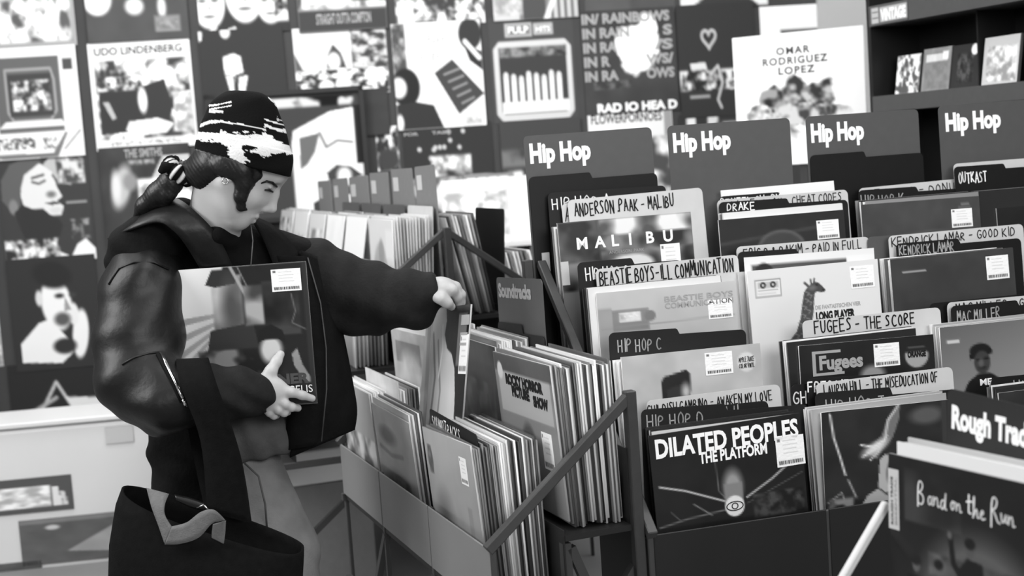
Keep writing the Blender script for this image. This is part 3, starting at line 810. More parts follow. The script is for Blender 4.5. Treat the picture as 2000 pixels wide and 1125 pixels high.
# the long four-tier stand of the hip-hop bins, facing the camera
HF = Frame(at(1272, 1045, 2.70), R(15.5))
H_T = [(0, .158, SHELF[0]), (.158, .320, SHELF[1]), (.320, .485, SHELF[2]), (.485, .66, SHELF[3])]
hs = stand(HF, 'long four-tier record stand of hip hop bins along the right', 4, H_T, (.615, 1.262), .766, .48, M['dark_panel'], double=False, brace=False, SP=HSP, out=.034)
MB().bar((-.012, .64, 1.262), (-.012, 1.2, .80), .020).build('side_rail', M['steel'], hs, bevel=.002)
MB().bar((0, 1.2, .0), (0, 1.2, .82), .020).build('post', M['dark_steel'], hs)
MB().box(-.006, -.002, .012, .30, .25, .755).build('side_panel', M['black_card'], hs)
MB().box(.004, .022, .617, .621, 1.235, 1.285).build('name_tag', M['pale_card'], hs)

# far double-sided stand behind the woman's arm
B0 = at(867, 457, 4.35)
BF = Frame(B0, R(-72))
B_T = [(-.68, -.51, SHELF[0]), (-.51, -.34, SHELF[1]), (-.34, -.17, SHELF[2]), (-.17, -.005, SHELF[3])]
BF1 = Frame(BF.p(0, -.68, 0), BF.a)
BN = 6
bs = stand(BF1, 'far double-sided record stand with grey header cards behind the outstretched arm', BN, [(a + .68, b + .68, z) for a, b, z in B_T], (.68, 1.30), .785, .135, M['panel'], double=True, x0=-BN * SP, SP=SP + .0027, out=.02)
MB().bar((0, .05, .30), (0, .45, .62), .018).build('brace', M['dark_steel'], bs)
BR = Frame(BF.p(0, 0, 0), BF.a + math.pi)   # the stand's other face

# pale storage box on the floor under the far stand
bx = tag(empty('storage_box', BF.m(-.75, -.40, 0)), 'pale storage box on the floor under the far record stand', 'box')
MB().box(-.42, .42, -.18, .18, .0, .50).build('box_body', M['plate_far'], bx, bevel=.004)
MB().box(-.43, .43, -.19, .19, .50, .61).build('lid', M['counter'], bx, bevel=.004)

# the nearest stand, in the lower right corner
R0 = at(1735, 885, 2.0)
RF = Frame(R0, R(-63))
RZ = R0.z - .314
rs = tag(empty('record_stand', RF.m(0, 0, 0)), 'nearest record stand in the lower right corner with a sloping rail coloured pale for sheen', 'record stand')
MB().box(-.02, .74, -.02, .14, RZ - .012, RZ).build('shelf', M['dark_panel'], rs)
MB().box(-.02, .74, -.024, -.02, RZ - .10, RZ + .04).build('front_panel', M['dark_panel'], rs)
MB().box(-.02, .74, .14, .144, RZ - .012, RZ + .15).build('back_plate', M['dark_panel'], rs)
MB().bar((-.022, -.24, RZ - .04), (-.022, .012, RZ + .235), .012).build('side_rail', M['pale_card'], rs, bevel=.002)  # the rail's sheen is put into its colour as a pale tone
MB().box(-.023, -.019, -.02, .14, RZ - .1, RZ + .12).build('side_panel', M['black_card'], rs)
for x in (-.022, .73):
    MB().bar((x, .14, 0), (x, .14, RZ + .18), .02).build('post', M['dark_steel'], rs)
    MB().bar((x, -.24, 0), (x, -.24, RZ - .035), .018).build('post', M['dark_steel'], rs)
    MB().bar((x, -.24, .12), (x, .14, .12), .018).build('foot_rail', M['dark_steel'], rs)

# ================================================================ records and divider cards
LPW, LPT = .310, .0038
_plain = {}


def plain_mesh(v):
    k = round(v, 2)
    if k not in _plain:
        rg = random.Random(int(k * 100))
        A = np.full((2, 2), k)
        me = sheet_mesh('record_sleeve', LPW, .312, LPT, A, max(.1, min(.95, k + rg.uniform(-.05, .12))))
        me.materials.append(M['sleeve'])
        _plain[k] = me
    return _plain[k]


def plain(fr, x, y, z, v, lean, label, group, tilt=0.0, yaw=0.0):
    o = put('record_sleeve', plain_mesh(v), None, None, fr.m(x, y, z, lean, tilt, yaw))
    return tag(o, label, 'record', group)


ORD = 'first second third fourth fifth sixth seventh eighth ninth tenth eleventh twelfth thirteenth fourteenth fifteenth sixteenth seventeenth eighteenth nineteenth twentieth'.split()
ORD += ['twenty-' + o for o in ORD[:9]] + ['thirtieth'] + ['thirty-' + o for o in ORD[:9]]
LASTYB = LASTXC = 0.0


def stack(fr, xc, ys, z, label, group, tones, lean0, lean1=None, jz=.006, jx=.004, seed=0, base=0.0):
    """records one behind the other at depths ys; each is told from the next by its edge and its turn from the front"""
    rg = random.Random(seed * 7 + 1)
    n = len(ys)
    for i, y in enumerate(ys):
        l = lean0 + ((lean1 if lean1 is not None else lean0) - lean0) * i / max(1, n - 1)
        v = rg.choice(tones)
        tone = 'pale-edged' if v > .68 else ('dark-edged' if v < .33 else 'grey-edged')
        plain(fr, xc + rg.uniform(-jx, jx), base + y, z + rg.uniform(.0006, jz), v, l, ORD[i] + ' record from the front, ' + tone + ', ' + label, group)


def cover(fr, tl, y, label, ops, tr=None, zs=None, lean=R(4), n=84, seed=1, edge=.7, group=None, w=None, wrap=False, yaw=0.0, tilt=None):
    """a sleeve whose front shows: tl (and tr) are the pixels of its top corners, y the depth of its top edge"""
    x, z = fr.hit(tl[0], tl[1], y)
    if fr is HF: x = max(x, .0150)
    ti = 0.0
    W = w or LPW
    if tr:
        x2, z2 = fr.hit(tr[0], tr[1], y)
        ti = math.atan2(z2 - z, x2 - x)
        W = w or min(.325, max(.295, (x2 - x)))
    if tilt is not None: ti = tilt
    h = .312
    if zs is not None:
        h = min(.335, max(.276, (z - zs - .013) / math.cos(lean)))
    # bottom centre from the top-left corner
    cx, cz = x + W / 2 * math.cos(ti) + h * math.sin(ti), z + W / 2 * math.sin(ti) - h * math.cos(lean)
    global LASTYB, LASTXC
    LASTXC = cx
    yb = LASTYB = y - h * math.sin(lean)
    o = put('record_sleeve', sheet_mesh('record_sleeve', W, h, LPT, paint(ops, n, seed), edge), M['sleeve'], None, fr.m(cx, yb, cz, lean, ti, yaw))
    tag(o, label, 'record', group)
    o['w'] = W; o['h'] = h
    return o, W, h


def card_mesh(w, h, tab=None, t=.0016, r=.012, left=True):
    """a divider sheet with rounded top corners; tab = (fraction of the width, drop of the rest)"""
    def arc(cx, cz, a0, a1):
        return [(cx + r * math.cos(R(a0 + (a1 - a0) * i / 4)), cz + r * math.sin(R(a0 + (a1 - a0) * i / 4))) for i in range(5)]
    pts = [(-w / 2, 0), (w / 2, 0)]
    if tab:
        fr_, dp = tab
        pts += arc(w / 2 - r, h - dp - r, 0, 90)
        xm = -w / 2 + w * fr_
        pts += [(xm + .003, h - dp), (xm - .002, h - .002), (xm - .006, h)]
        pts += arc(-w / 2 + r, h - r, 90, 180)
    else:
        pts += arc(w / 2 - r, h - r, 0, 90) + arc(-w / 2 + r, h - r, 90, 180)
    n = len(pts)
    vs = [(x, 0, z) for x, z in pts] + [(x, t, z) for x, z in pts]
    fs = [tuple(range(n)), tuple(range(2 * n - 1, n - 1, -1))] + [(i, i + n, (i + 1) % n + n, (i + 1) % n) for i in range(n)]
    return mesh('divider_card', vs, fs)


def card(fr, tl, tr, y, label, m, zs, tab=None, lean=R(4), text=None, tp=None, tm='ink', pen=.0026, seed=0, group='handwritten divider cards'):
    """divider card by the pixels of its top corners"""
    x, z = fr.hit(tl[0], tl[1], y)
    x2, z2 = fr.hit(tr[0], tr[1], y)
    ti = math.atan2(z2 - z, x2 - x)
    if fr is HF and y < .62: x = max(x, .025)
    W = x2 - x
    h = (z - zs - .020) / math.cos(lean)
    cx = x + W / 2 * math.cos(ti) + h * math.sin(ti)
    cz = z + W / 2 * math.sin(ti) - h * math.cos(lean)
    o = put('divider_card', card_mesh(W, h, tab), M[m], None, fr.m(cx, y - h * math.sin(lean), cz, lean, ti))
    tag(o, label, 'divider card', group)
    if text:
        fx, fw, dz, ch = tp      # left as a fraction of the width, width fraction, drop of the cap line, cap height (m)
        scrawl(o, text, -W / 2 + fx * W, h - dz - ch, fw * W, ch, tm, pen, seed)
    return o, W, h

# ---------------------------------------------------------------- soundtracks stand
GREYS = [.18, .25, .3, .4, .5, .6, .7, .8, .88, .92]
PALE = [.6, .7, .78, .85, .9, .93]
DARK = [.12, .16, .2, .26, .34, .5, .8]
zs1, zs2 = S_T[0][2], S_T[1][2]
xc = [-(k + .5) * SSP for k in range(3)]
soft = lambda a, b: [('g', 0, 0, .3, 1, a, b)]
# front tier, nearest bin
o, w, h = cover(SF, (824, 833), .001, 'front sleeve of the nearest soundtrack bin, grey mist with a dark oval badge', soft(.66, .52) + [('e', .30, .62, .14, .16, .36, .2), ('p', [(.55, .80), (.72, .68), (.9, .78), (1, .9), (.9, .95), (.7, .88)], .28), ('r', .78, .45, .86, .72, .5), ('e', .10, .22, .055, .10, .24, .01), ('m', .06, .12, .14, .32, 20, .2, .4), ('n', 3, .04)], tr=(929, 875), zs=zs1, lean=R(-3), seed=3)
sticker(o, .10, h * .80, .045, .055)
stack(SF, LASTXC, [.005, .0095, .014], zs1, base=LASTYB, label='behind the misty front sleeve of the nearest bin', group='records before the small black card', tones=GREYS, lean0=R(-3), jx=.002, seed=1)
yb0, xb0 = LASTYB, LASTXC
o, w, h = card(SF, (838, 797), (931, 850), LASTYB + .0205 - .018, 'small black divider card lettered Soundtracks in the nearest front bin', 'black_card', zs1, lean=R(-3), text='SOUNDTRACKS', tp=(.05, .62, .012, .026), tm='white', pen=.003)
stack(SF, xb0, [yb0 + .0235 + .0043 * i for i in range(24)], zs1, 'behind the small black card of the nearest front bin', 'records packed in the nearest front bin', GREYS, R(-3), R(-1), jz=.012, jx=.005, seed=2)
# front tier, middle bin
o, w, h = cover(SF, (725, 786), .003, 'pale grey landscape sleeve at the front of the middle soundtrack bin', soft(.7, .6) + [('e', .35, .22, .2, .07, .25, .06), ('l', [(.1, .35), (.4, .38), (.7, .34)], .04, .45), ('e', .5, .68, .32, .17, .36, .1), ('m', .35, .55, .8, .75, 12, .3, .5), ('p', [(.12, .78), (.28, .80), (.28, .98), (.12, .96)], .8), ('n', 4, .06)], tr=(807, 832), zs=zs1, lean=R(-4), seed=4)
stack(SF, LASTXC, [.005 + .0055 * i for i in range(5)], zs1, 'behind the pale landscape sleeve', 'records in the middle front bin', [.15, .3, .8, .9, .92], R(-4), R(-3), seed=5, base=LASTYB)
# front tier, far bin
o, w, h = cover(SF, proj(SF.p(-1.16, .003, .962)), .003, 'mottled pale sleeve at the front of the far soundtrack bin', soft(.75, .55) + [('m', 0, .4, 1, 1, 4, .4, .85, 3)], zs=zs1, lean=R(-3), seed=6)
stack(SF, LASTXC, [.005 + .005 * i for i in range(7)], zs1, 'behind the mottled pale front sleeve', 'records in the far front bin', PALE, R(-3), R(-2), seed=7, base=LASTYB)
o, w, h = cover(SF, proj(SF.p(-1.155, .075, .985)), .075, 'pale sleeve standing taller among the records of the far front bin', soft(.85, .7) + [('n', 4, .08)], zs=zs1, lean=R(-1), seed=8)
stack(SF, LASTXC, [.006 + .006 * i for i in range(8)], zs1, 'behind the taller pale sleeve of the far bin', 'records at the back of the far front bin', GREYS, R(-1), R(0), seed=9, base=LASTYB)
# rear tier, nearest bin
o, w, h = cover(SF, (962, 686), .152, 'grey sleeve with black blocky show lettering at the front of the rear tier', [('f', .50), ('r', 0, 0, 1, .12, .28), ('r', .06, .12, .96, .40, .66), ('p', [(.06, .55), (.25, .5), (.6, .62), (.55, .95), (.06, .95)], .42), ('e', .50, .62, .13, .18, .32, .04), ('k', .35, .75, .3, .2, 6, .2, .75), ('r', .08, .55, .2, .78, .8), ('e', .1, .12, .05, .06, .8)], tr=(1078, 716), zs=zs2, lean=R(-3), seed=10)
for q, (s, x, z, ww) in enumerate((('ROCKY HORROR', -.10, .80, .21), ('PICTURE', -.07, .725, .10), ('SHOW', .05, .70, .08))):
    letters(o, s, x, h * z, ww, .022, 'ink', bold=.07)
sticker(o, .10, h * .42, .055, .075)
stack(SF, LASTXC, [.0055 + .0042 * i for i in range(27)], zs2, 'behind the blocky-lettered grey sleeve of the rear tier', 'records packed in the nearest rear bin', GREYS, R(-3), R(-1), jz=.014, jx=.006, seed=11, base=LASTYB)
# rear tier, middle bin
o, w, h = cover(SF, proj(SF.p(xc[1] - .20, .196, zs2 + .310)), .196, 'dark sleeve with a few grey streaks at the front of the middle rear bin', [('f', .14), ('m', .1, .3, .9, .9, 5, .08, .4, 3)], zs=zs2, lean=R(-2), seed=17)
stack(SF, xc[1] - .05, [.213 + .0044 * i for i in range(14)], zs2, 'before the tall soundtracks card', 'records in the middle rear bin', [.2, .5, .7, .85, .9], R(-2), R(1), jz=.012, seed=12)
o, w, h = card(SF, (969, 541), (1058, 545), .287, 'tall grey header card lettered Soundtracks above the middle rear bin', 'plate', zs2, lean=R(1), group='header cards')
letters(o, 'Soundtracks', -w / 2 + .012, h - .045, w * .72, .032, 'dim', bold=.05)
put('lower_card', card_mesh(w, h - .105, (.55, .02)), M['black_card'], o, Matrix.Translation((0, -.004, 0)))
# rear tier, far bin
o, w, h = cover(SF, (763, 641), .155, 'pale sleeve with a cloudy shape at the front of the far rear bin', soft(.72, .6) + [('r', .1, .1, .8, .3, .5), ('e', .5, .38, .3, .2, .7, .1), ('n', 4, .1)], tr=(836, 658), zs=zs2, lean=R(-1), seed=13)
stack(SF, LASTXC, [LASTYB + .0055 + .0052 * i for i in range(22)], zs2, 'behind the cloudy sleeve of the far rear bin', 'records packed in the far rear bin', PALE, R(-1), R(1), jz=.010, seed=14)
# the pair drawn up out of the middle rear bin
o, w, h = cover(SF, (850, 600), .118, 'sleeve of pale drapery and black ground held up between the fingers', [('f', .10), ('p', [(0, 0), (.36, 0), (.40, .10), (.37, .20), (.46, .30), (.60, .34), (.70, .44), (.76, .62), (.80, 1), (0, 1)], .80), ('l', [(.05, .2), (.18, .5), (.1, 1)], .05, .5), ('l', [(.2, .25), (.35, .6), (.3, 1)], .04, .55), ('l', [(.30, .14), (.34, .3), (.28, .5)], .03, .92), ('r', .72, .06, .94, .42, .42), ('n', 3, .05)], tr=(938, 590), lean=R(11), seed=15, w=.255)
for k, (ww, hh) in enumerate(((.052, .022), (.048, .006), (.044, .006))):
    flat(o, [(.075, h * .86 - k * .022), (.075 + ww, h * .86 - k * .022), (.075 + ww, h * .86 - k * .022 + hh), (.075, h * .86 - k * .022 + hh)], 'dim', 'lettering')
sticker(o, .105, h * .66, .052, .085)
held = o
o, w, h = cover(SF, (836, 612), .134, 'pale sleeve leaning just behind the one held up between the fingers', [('f', .72), ('l', [(.1, 0), (.2, 1)], .1, .6), ('n', 3, .1)], tr=(900, 610), lean=R(11), seed=16, w=.26)

# ---------------------------------------------------------------- hip-hop stand: header cards
ytop = [.02, .185, .35, .515]
for k, (tl, tr) in enumerate((((1022, 266), (1272, 248)), ((1303, 246), (1542, 230)), ((1573, 228), (1793, 213)), ((1832, 208), (2062, 190)))):
    nm = ('first', 'second', 'third', 'fourth')[k]
    o, w, h = card(HF, tl, tr, .635, 'tall charcoal header card lettered Hip Hop, ' + nm + ' from the left', 'plate', SHELF[3], lean=R(1), group='header cards')
    letters(o, 'Hip Hop', -w / 2 + (.012 if k < 3 else .018), h - .062, w * (.47 if k == 0 else .465), .044, 'white', bold=.052)
    if k in (0, 2):
        put('lower_card', card_mesh(w, h - .095, (.48, .014)), M['black_card'], o, Matrix.Translation((.004, -.005, 0)))
HG = 'handwritten divider cards of the hip hop bins'


def pale_c(tl, tr, y, t, txt, label, tp, **k):
    return card(HF, tl, tr, y, label, 'pale_card', SHELF[t], text=txt, tp=tp, tm='ink', group=HG, **k)


def black_c(tl, tr, y, t, txt, label, tp, tab=None, tm='white', **k):
    return card(HF, tl, tr, y, label, 'black_card', SHELF[t], text=txt, tp=tp, tm=tm, tab=tab, group=HG, **k)


def fill(c, t, n, tones, label, y0=None, dx=0.0, seed=0, lean=R(4), dz=.0, pitch=.0062):
    y = LASTYB + .0058 if y0 is None else y0
    stack(HF, LASTXC + dx, [y + pitch * i for i in range(n)], SHELF[t] + dz, label, 'records in the hip hop bins', tones, lean, seed=seed, jx=.004)


# --- column 1
black_c((1055, 378), (1300, 362), .610, 3, 'HIP HOP A', 'black card in the topmost tier of column one, mostly hidden, lettered in white', (.03, .5, .012, .026), seed=1)
pale_c((1096, 398), (1345, 372), .595, 3, 'A', 'pale card edge peeping out left of the one lettered for Malibu', (.02, .06, .012, .03))
pale_c((1108, 391), (1371, 366), .585, 3, 'ANDERSON .PAAK - MALIBU', 'pale divider card handwritten with a title ending in Malibu', (.045, .74, .010, .029), seed=2, pen=.0030)
o, w, h = cover(HF, (1088, 436), .520, 'sleeve of dark hills and clouds titled MALIBU', [('f', .40), ('m', 0, 0, 1, .13, 4, .3, .9, 4), ('m', 0, .12, 1, .24, 4, .14, .5, 4), ('m', 0, .24, 1, .5, 4, .08, .5, 3), ('e', .53, .34, .16, .07, .85, .02), ('m', 0, .0, .3, .3, 5, .1, .4)], tr=(1355, 413), zs=SHELF[3], seed=21, edge=.85)
for i, ch in enumerate('MALIBU'):
    letters(o, ch, -w / 2 + .042 + i * .042, h * .80, None, .026, 'white', bold=.03)
letters(o, 'ANDERSON .PAAK', -.045, h * .745, .085, .007, 'dim')
sticker(o, .104, h * .675, .048, .066)
flat(o, [(-w / 2, h * .55), (-w / 2 + .018, h * .55), (-w / 2 + .018, h * .72), (-w / 2, h * .72)], 'pale_card', 'sleeve_tag')
fill(0, 3, 7, [.88, .92, .5, .9], 'behind the hills-and-clouds sleeve in the topmost tier', dx=-.004, seed=21)
black_c((1097, 516), (1330, 495), .425, 2, 'HIP HOP B', 'black card with a raised tab left of the long pale handwritten card', (.07, .43, .014, .026), tab=(.53, .014), seed=3)
pale_c((1163, 526), (1441, 497), .405, 2, 'BEASTIE BOYS-ILL COMMUNICATION', 'pale divider card with one long handwritten line across its width', (.02, .95, .006, .031), seed=4, pen=.0030)
o, w, h = cover(HF, (1164, 573), .352, 'pale grey sleeve with outlined lettering below the long pale handwritten card', [('g', 0, 0, 0, 1, .74, .60), ('r', .0, .12, .10, .9, .60), ('r', .10, .14, .36, .3, .5), ('r', .15, .16, .30, .23, .86), ('m', .15, .17, .3, .22, 14, .6, .9), ('e', .37, .20, .04, .04, .45), ('l', [(.02, .27), (.98, .25)], .006, .55), ('n', 4, .04)], tr=(1440, 548), zs=SHELF[2], seed=22, edge=.9)
for q, s in enumerate(('BEASTIE BOYS', 'COMMUNICATION')):
    letters(o, s, w * -.02, h * (.89 - q * .05), w * .50, .012, 'dim', bold=.02)
sticker(o, w * .38, h * .80, .058, .042)
fill(0, 2, 6, [.1, .14, .2, .5, .85], 'behind the pale outlined-lettering sleeve in the third tier', dx=-.02, seed=22)
black_c((1181, 651), (1456, 632), .245, 1, 'HIP HOP C', 'black card with a raised tab lettered with a C in the second tier', (.06, .32, .016, .026), tab=(.50, .012), seed=5, tm='dim')
o, w, h = cover(HF, (1213, 698), .192, 'pale sleeve with the dark hair of a head showing above the pale card', [('f', .70), ('n', 5, .06), ('p', [(.27, .32), (.265, .20), (.29, .16), (.36, .145), (.45, .125), (.475, .15), (.475, .24), (.47, .34)], .09), ('p', [(.31, .40), (.30, .25), (.36, .23), (.44, .215), (.465, .24), (.47, .40)], .16), ('e', .44, .27, .03, .05, .70, .04), ('e', .89, .115, .065, .065, .82)], tr=(1506, 668), zs=SHELF[1], seed=23, edge=.9, w=.312)
scrawl(o, 'APPLE JUICE', w * .335, h * .885, .036, .010, 'ink', .0011)
scrawl(o, 'COLOR VINYL', w * .335, h * .845, .036, .009, 'ink', .0011)
sticker(o, w * .19, h * .895, .062, .047)
fill(0, 1, 6, PALE, 'behind the dark-haired sleeve in the second tier', dx=.0, seed=23)
pale_c((1262, 783), (1523, 750), .125, 0, 'CHILDISH GAMBINO - AWAKEN MY LOVE', 'pale card low in column one, lettered at its right end about love', (.0, .94, .010, .020), seed=6, pen=.0022)
black_c((1254, 808), (1500, 782), .105, 0, 'DE LA SOUL', 'black card peeping over the one lettered with a D', (.04, .8, .004, .02), seed=7, tm='dim')
black_c((1252, 800), (1578, 776), .085, 0, 'HIP HOP D', 'black card with a raised tab lettered with a D in the lowest tier', (.03, .34, .012, .026), tab=(.5, .014), seed=8, tm='dim')
o, w, h = cover(HF, (1263, 852), .022, 'black sleeve with heavy white block lettering in the lowest tier', [('f', .09), ('n', 5, .03), ('l', [(.04, .35), (.20, .40), (.47, .52)], .012, .75), ('l', [(.60, .51), (.78, .41), (.95, .29)], .012, .7), ('l', [(.6, .55), (.98, .40)], .006, .35), ('l', [(.41, .20), (.42, .44), (.5, .55)], .005, .45), ('l', [(.02, .62), (.2, .59), (.46, .57)], .010, .4), ('l', [(.25, .50), (.36, .59)], .008, .5), ('l', [(.1, .53), (.16, .60)], .006, .35), ('m', .64, .50, .98, .66, 16, .06, .26), ('e', .515, .42, .062, .11, .58, .05), ('r', .455, .40, .575, .53, .50), ('e', .515, .555, .064, .070, .88, .01)], tr=(1585, 803), zs=SHELF[0], lean=R(2), seed=24, edge=.2, n=110, w=.325)
letters(o, 'DILATED PEOPLES', -w * .465, h * .845, w * .945, h * .125, 'white', bold=.035)
letters(o, 'THE PLATFORM', -w * .19, h * .765, w * .45, h * .075, 'white', bold=.035)
eye = [[(.455 + .06 - .055 * math.cos(t), .555 - .03 * math.sin(t)) for t in np.linspace(0, 2 * math.pi, 17)], [(.515 + .02 * math.cos(t), .555 + .02 * math.sin(t)) for t in np.linspace(0, 2 * math.pi, 13)]]
mb = MB()
for st_ in eye:
    pts = [(-w / 2 + a * w, h - b * h) for a, b in st_]
    for (ax, az), (bx, bz) in zip(pts[:-1], pts[1:]):
        L = math.hypot(bx - ax, bz - az); nx, nz = -(bz - az) / L * .001, (bx - ax) / L * .001
        mb.add([(ax + nx, -.0008, az + nz), (ax - nx, -.0008, az - nz), (bx - nx, -.0008, bz - nz), (bx + nx, -.0008, bz + nz)], [(0, 1, 2, 3)])
mb.build('emblem', M['ink'], o)
sticker(o, w * .415, h * .755, .062, .060)
fill(0, 0, 7, [.1, .14, .8, .2], 'behind the white block-lettered black sleeve', seed=24)
# --- column 2
o, w, h = cover(HF, (1408, 372), .605, 'white sleeve standing behind the dark cards at the top of column two', [('f', .92), ('l', [(.1, .1), (.9, .1)], .02, .6)], tr=(1604, 355), zs=None, seed=30, edge=.9, w=.30)
black_c((1404, 384), (1640, 366), .595, 3, 'DENZEL CURRY', 'black card handwritten in white at the top of column two, behind the pale one', (.01, .5, .006, .02), seed=9, tab=(.5, .012))
pale_c((1400, 391), (1655, 370), .575, 3, 'DANGER DOOM - CHEAT CODES', 'pale card at the top of column two, its writing half hidden by black cards', (.1, .86, .006, .020), seed=10, pen=.0022)
black_c((1404, 395), (1655, 380), .560, 3, 'DRAKE', 'black card with one short white handwritten name at the top of column two', (.06, .22, .004, .018), tab=(.53, .012), seed=11)
o, w, h = cover(HF, (1403, 430), .520, 'dark sleeve with a bald dome shape rising at its foot, topmost tier', [('g', 0, 0, .2, 1, .14, .20), ('l', [(0, .2), (.8, .12)], .03, .22), ('e', .48, .27, .19, .15, .36, .02), ('e', .48, .29, .18, .15, .24, .03), ('n', 6, .02)], tr=(1653, 409), zs=SHELF[3], seed=31, edge=.9)
sticker(o, w * .36, h * .85, .058, .045)
fill(1, 3, 5, [.3, .9, .85, .5], 'behind the dark dome sleeve in the topmost tier', seed=31, dx=.012)
black_c((1415, 500), (1640, 478), .475, 2, 'EPMD', 'black card almost hidden behind the pale card of column two, third tier', (.02, .15, .014, .022), seed=12)
pale_c((1438, 482), (1697, 462), .462, 2, 'ERIC B & RAKIM - PAID IN FULL', 'pale card above the giraffe sleeve, its handwriting partly covered', (.05, .90, .006, .021), seed=13, pen=.0024)
black_c((1441, 492), (1690, 478), .448, 2, None, 'blank black card between the pale card and the giraffe sleeve', None, tab=(.46, .012))
o, w, h = cover(HF, (1454, 503), .385, 'white sleeve with a round dark badge, directly behind the giraffe sleeve', [('f', .88), ('r', .05, .06, .97, 1, .28), ('e', .14, .16, .085, .11, .12), ('r', .78, .04, 1, .2, .9)], tr=(1708, 484), zs=SHELF[2] + .02, seed=32, edge=.9)
GIR = [('f', .86), ('e', .30, .9, .35, .6, .80, .2),
       ('p', [(.478, .135), (.495, .125), (.525, .128), (.555, .155), (.575, .185), (.572, .200), (.545, .203), (.515, .195), (.495, .205), (.485, .26), (.475, .34), (.455, .42), (.44, .60), (.20, .66), (.27, .54), (.335, .47), (.375, .37), (.395, .27), (.415, .19), (.445, .155)], .27),
       ('l', [(.475, .14), (.472, .105)], .012, .27), ('l', [(.495, .13), (.50, .10)], .012, .27), ('l', [(.45, .15), (.425, .125)], .018, .3), ('e', .565, .19, .012, .009, .12), ('e', .515, .147, .008, .006, .08)]
for (gx, gy) in ((.44, .20), (.43, .25), (.455, .27), (.41, .30), (.44, .33), (.40, .36), (.43, .39), (.37, .42), (.41, .44), (.34, .50), (.38, .50), (.42, .50), (.31, .56), (.36, .56), (.46, .22)):
    GIR.append(('l', [(gx - .016, gy - .012), (gx + .014, gy), (gx - .002, gy + .018)], .006, .52))
GIR.append(('e', .48, .165, .03, .018, .40, .02))
GIR += [('r', .05, .07, .245, .20, .5), ('r', .056, .078, .239, .192, .88), ('r', .07, .09, .225, .135, .72), ('e', .11, .112, .022, .022, .15), ('e', .185, .112, .022, .022, .15), ('e', .11, .112, .009, .009, .8), ('e', .185, .112, .009, .009, .8), ('r', .07, .15, .22, .153, .5), ('r', .07, .17, .2, .173, .6)]
o, w, h = cover(HF, (1459, 530), .352, 'white sleeve with a spotted giraffe stretching its neck', GIR, tr=(1720, 505), zs=SHELF[2], seed=33, edge=.92, n=120)
letters(o, 'DIE FANTASTISCHEN VIER', -w * .01, h * .675, w * .35, .009, 'dim', bold=.02)
letters(o, 'LONG PLAYER', -w * .01, h * .595, w * .30, .019, 'ink', bold=.06)
sticker(o, w * .37, h * .88, .060, .050)
fill(1, 2, 5, [.2, .7, .85, .5], 'behind the giraffe sleeve in the third tier', seed=32, dx=-.008, y0=.370)
pale_c((1567, 627), (1836, 600), .250, 1, 'FUGEES - THE SCORE', 'pale card handwritten with a band and a score, in the second tier', (.08, .74, .005, .026), seed=14, pen=.0030)
o, w, h = cover(HF, (1560, 676), .192, 'black sleeve with outlined grey lettering and a round orange-labelled badge', [('f', .10), ('n', 5, .03), ('e', .53, .26, .09, .07, .55, .04), ('e', .865, .145, .088, .09, .62), ('r', .775, .09, .955, .12, .10), ('r', .76, .02, .97, .085, .10)], tr=(1830, 652), zs=SHELF[1], seed=34, edge=.9)
flat(o, [(-w * .41, h * .77), (-w * .18, h * .77), (-w * .18, h * .79), (-w * .385, h * .79), (-w * .385, h * .93), (-w * .20, h * .93), (-w * .20, h * .95), (-w * .41, h * .95)], 'dim', 'lettering')
letters(o, 'Fugees', -w * .36, h * .815, w * .32, h * .10, 'dim', bold=.04)
letters(o, 'ORANGE', w * .295, h * .845, w * .14, h * .045, 'ink', bold=.06)
sticker(o, w * .14, h * .88, .062, .050)
fill(1, 1, 7, [.12, .2, .85, .9, .3], 'behind the outlined-lettering sleeve of column two', seed=34, dx=-.022)
black_c((1545, 752), (1800, 730), .135, 0, 'GHOSTFACE', 'black card with two white capitals showing, low in column two', (.01, .5, .016, .024), seed=15, pen=.0030)
black_c((1577, 740), (1840, 722), .122, 0, 'FREDDIE GIBBS', 'black card with bold white writing low in column two, half hidden', (.0, .55, .006, .022), seed=16, pen=.0030)
pale_c((1594, 749), (1860, 716), .105, 0, 'LAURYN HILL - THE MISEDUCATION OF', 'pale card low in column two, lettered about education', (.05, .84, .006, .022), seed=17, pen=.0024)
black_c((1592, 768), (1868, 745), .085, 0, 'HIP HOP J', 'black card lettered with a J in the lowest tier', (.07, .42, .016, .026), tab=(.53, .016), seed=18, tm='dim')
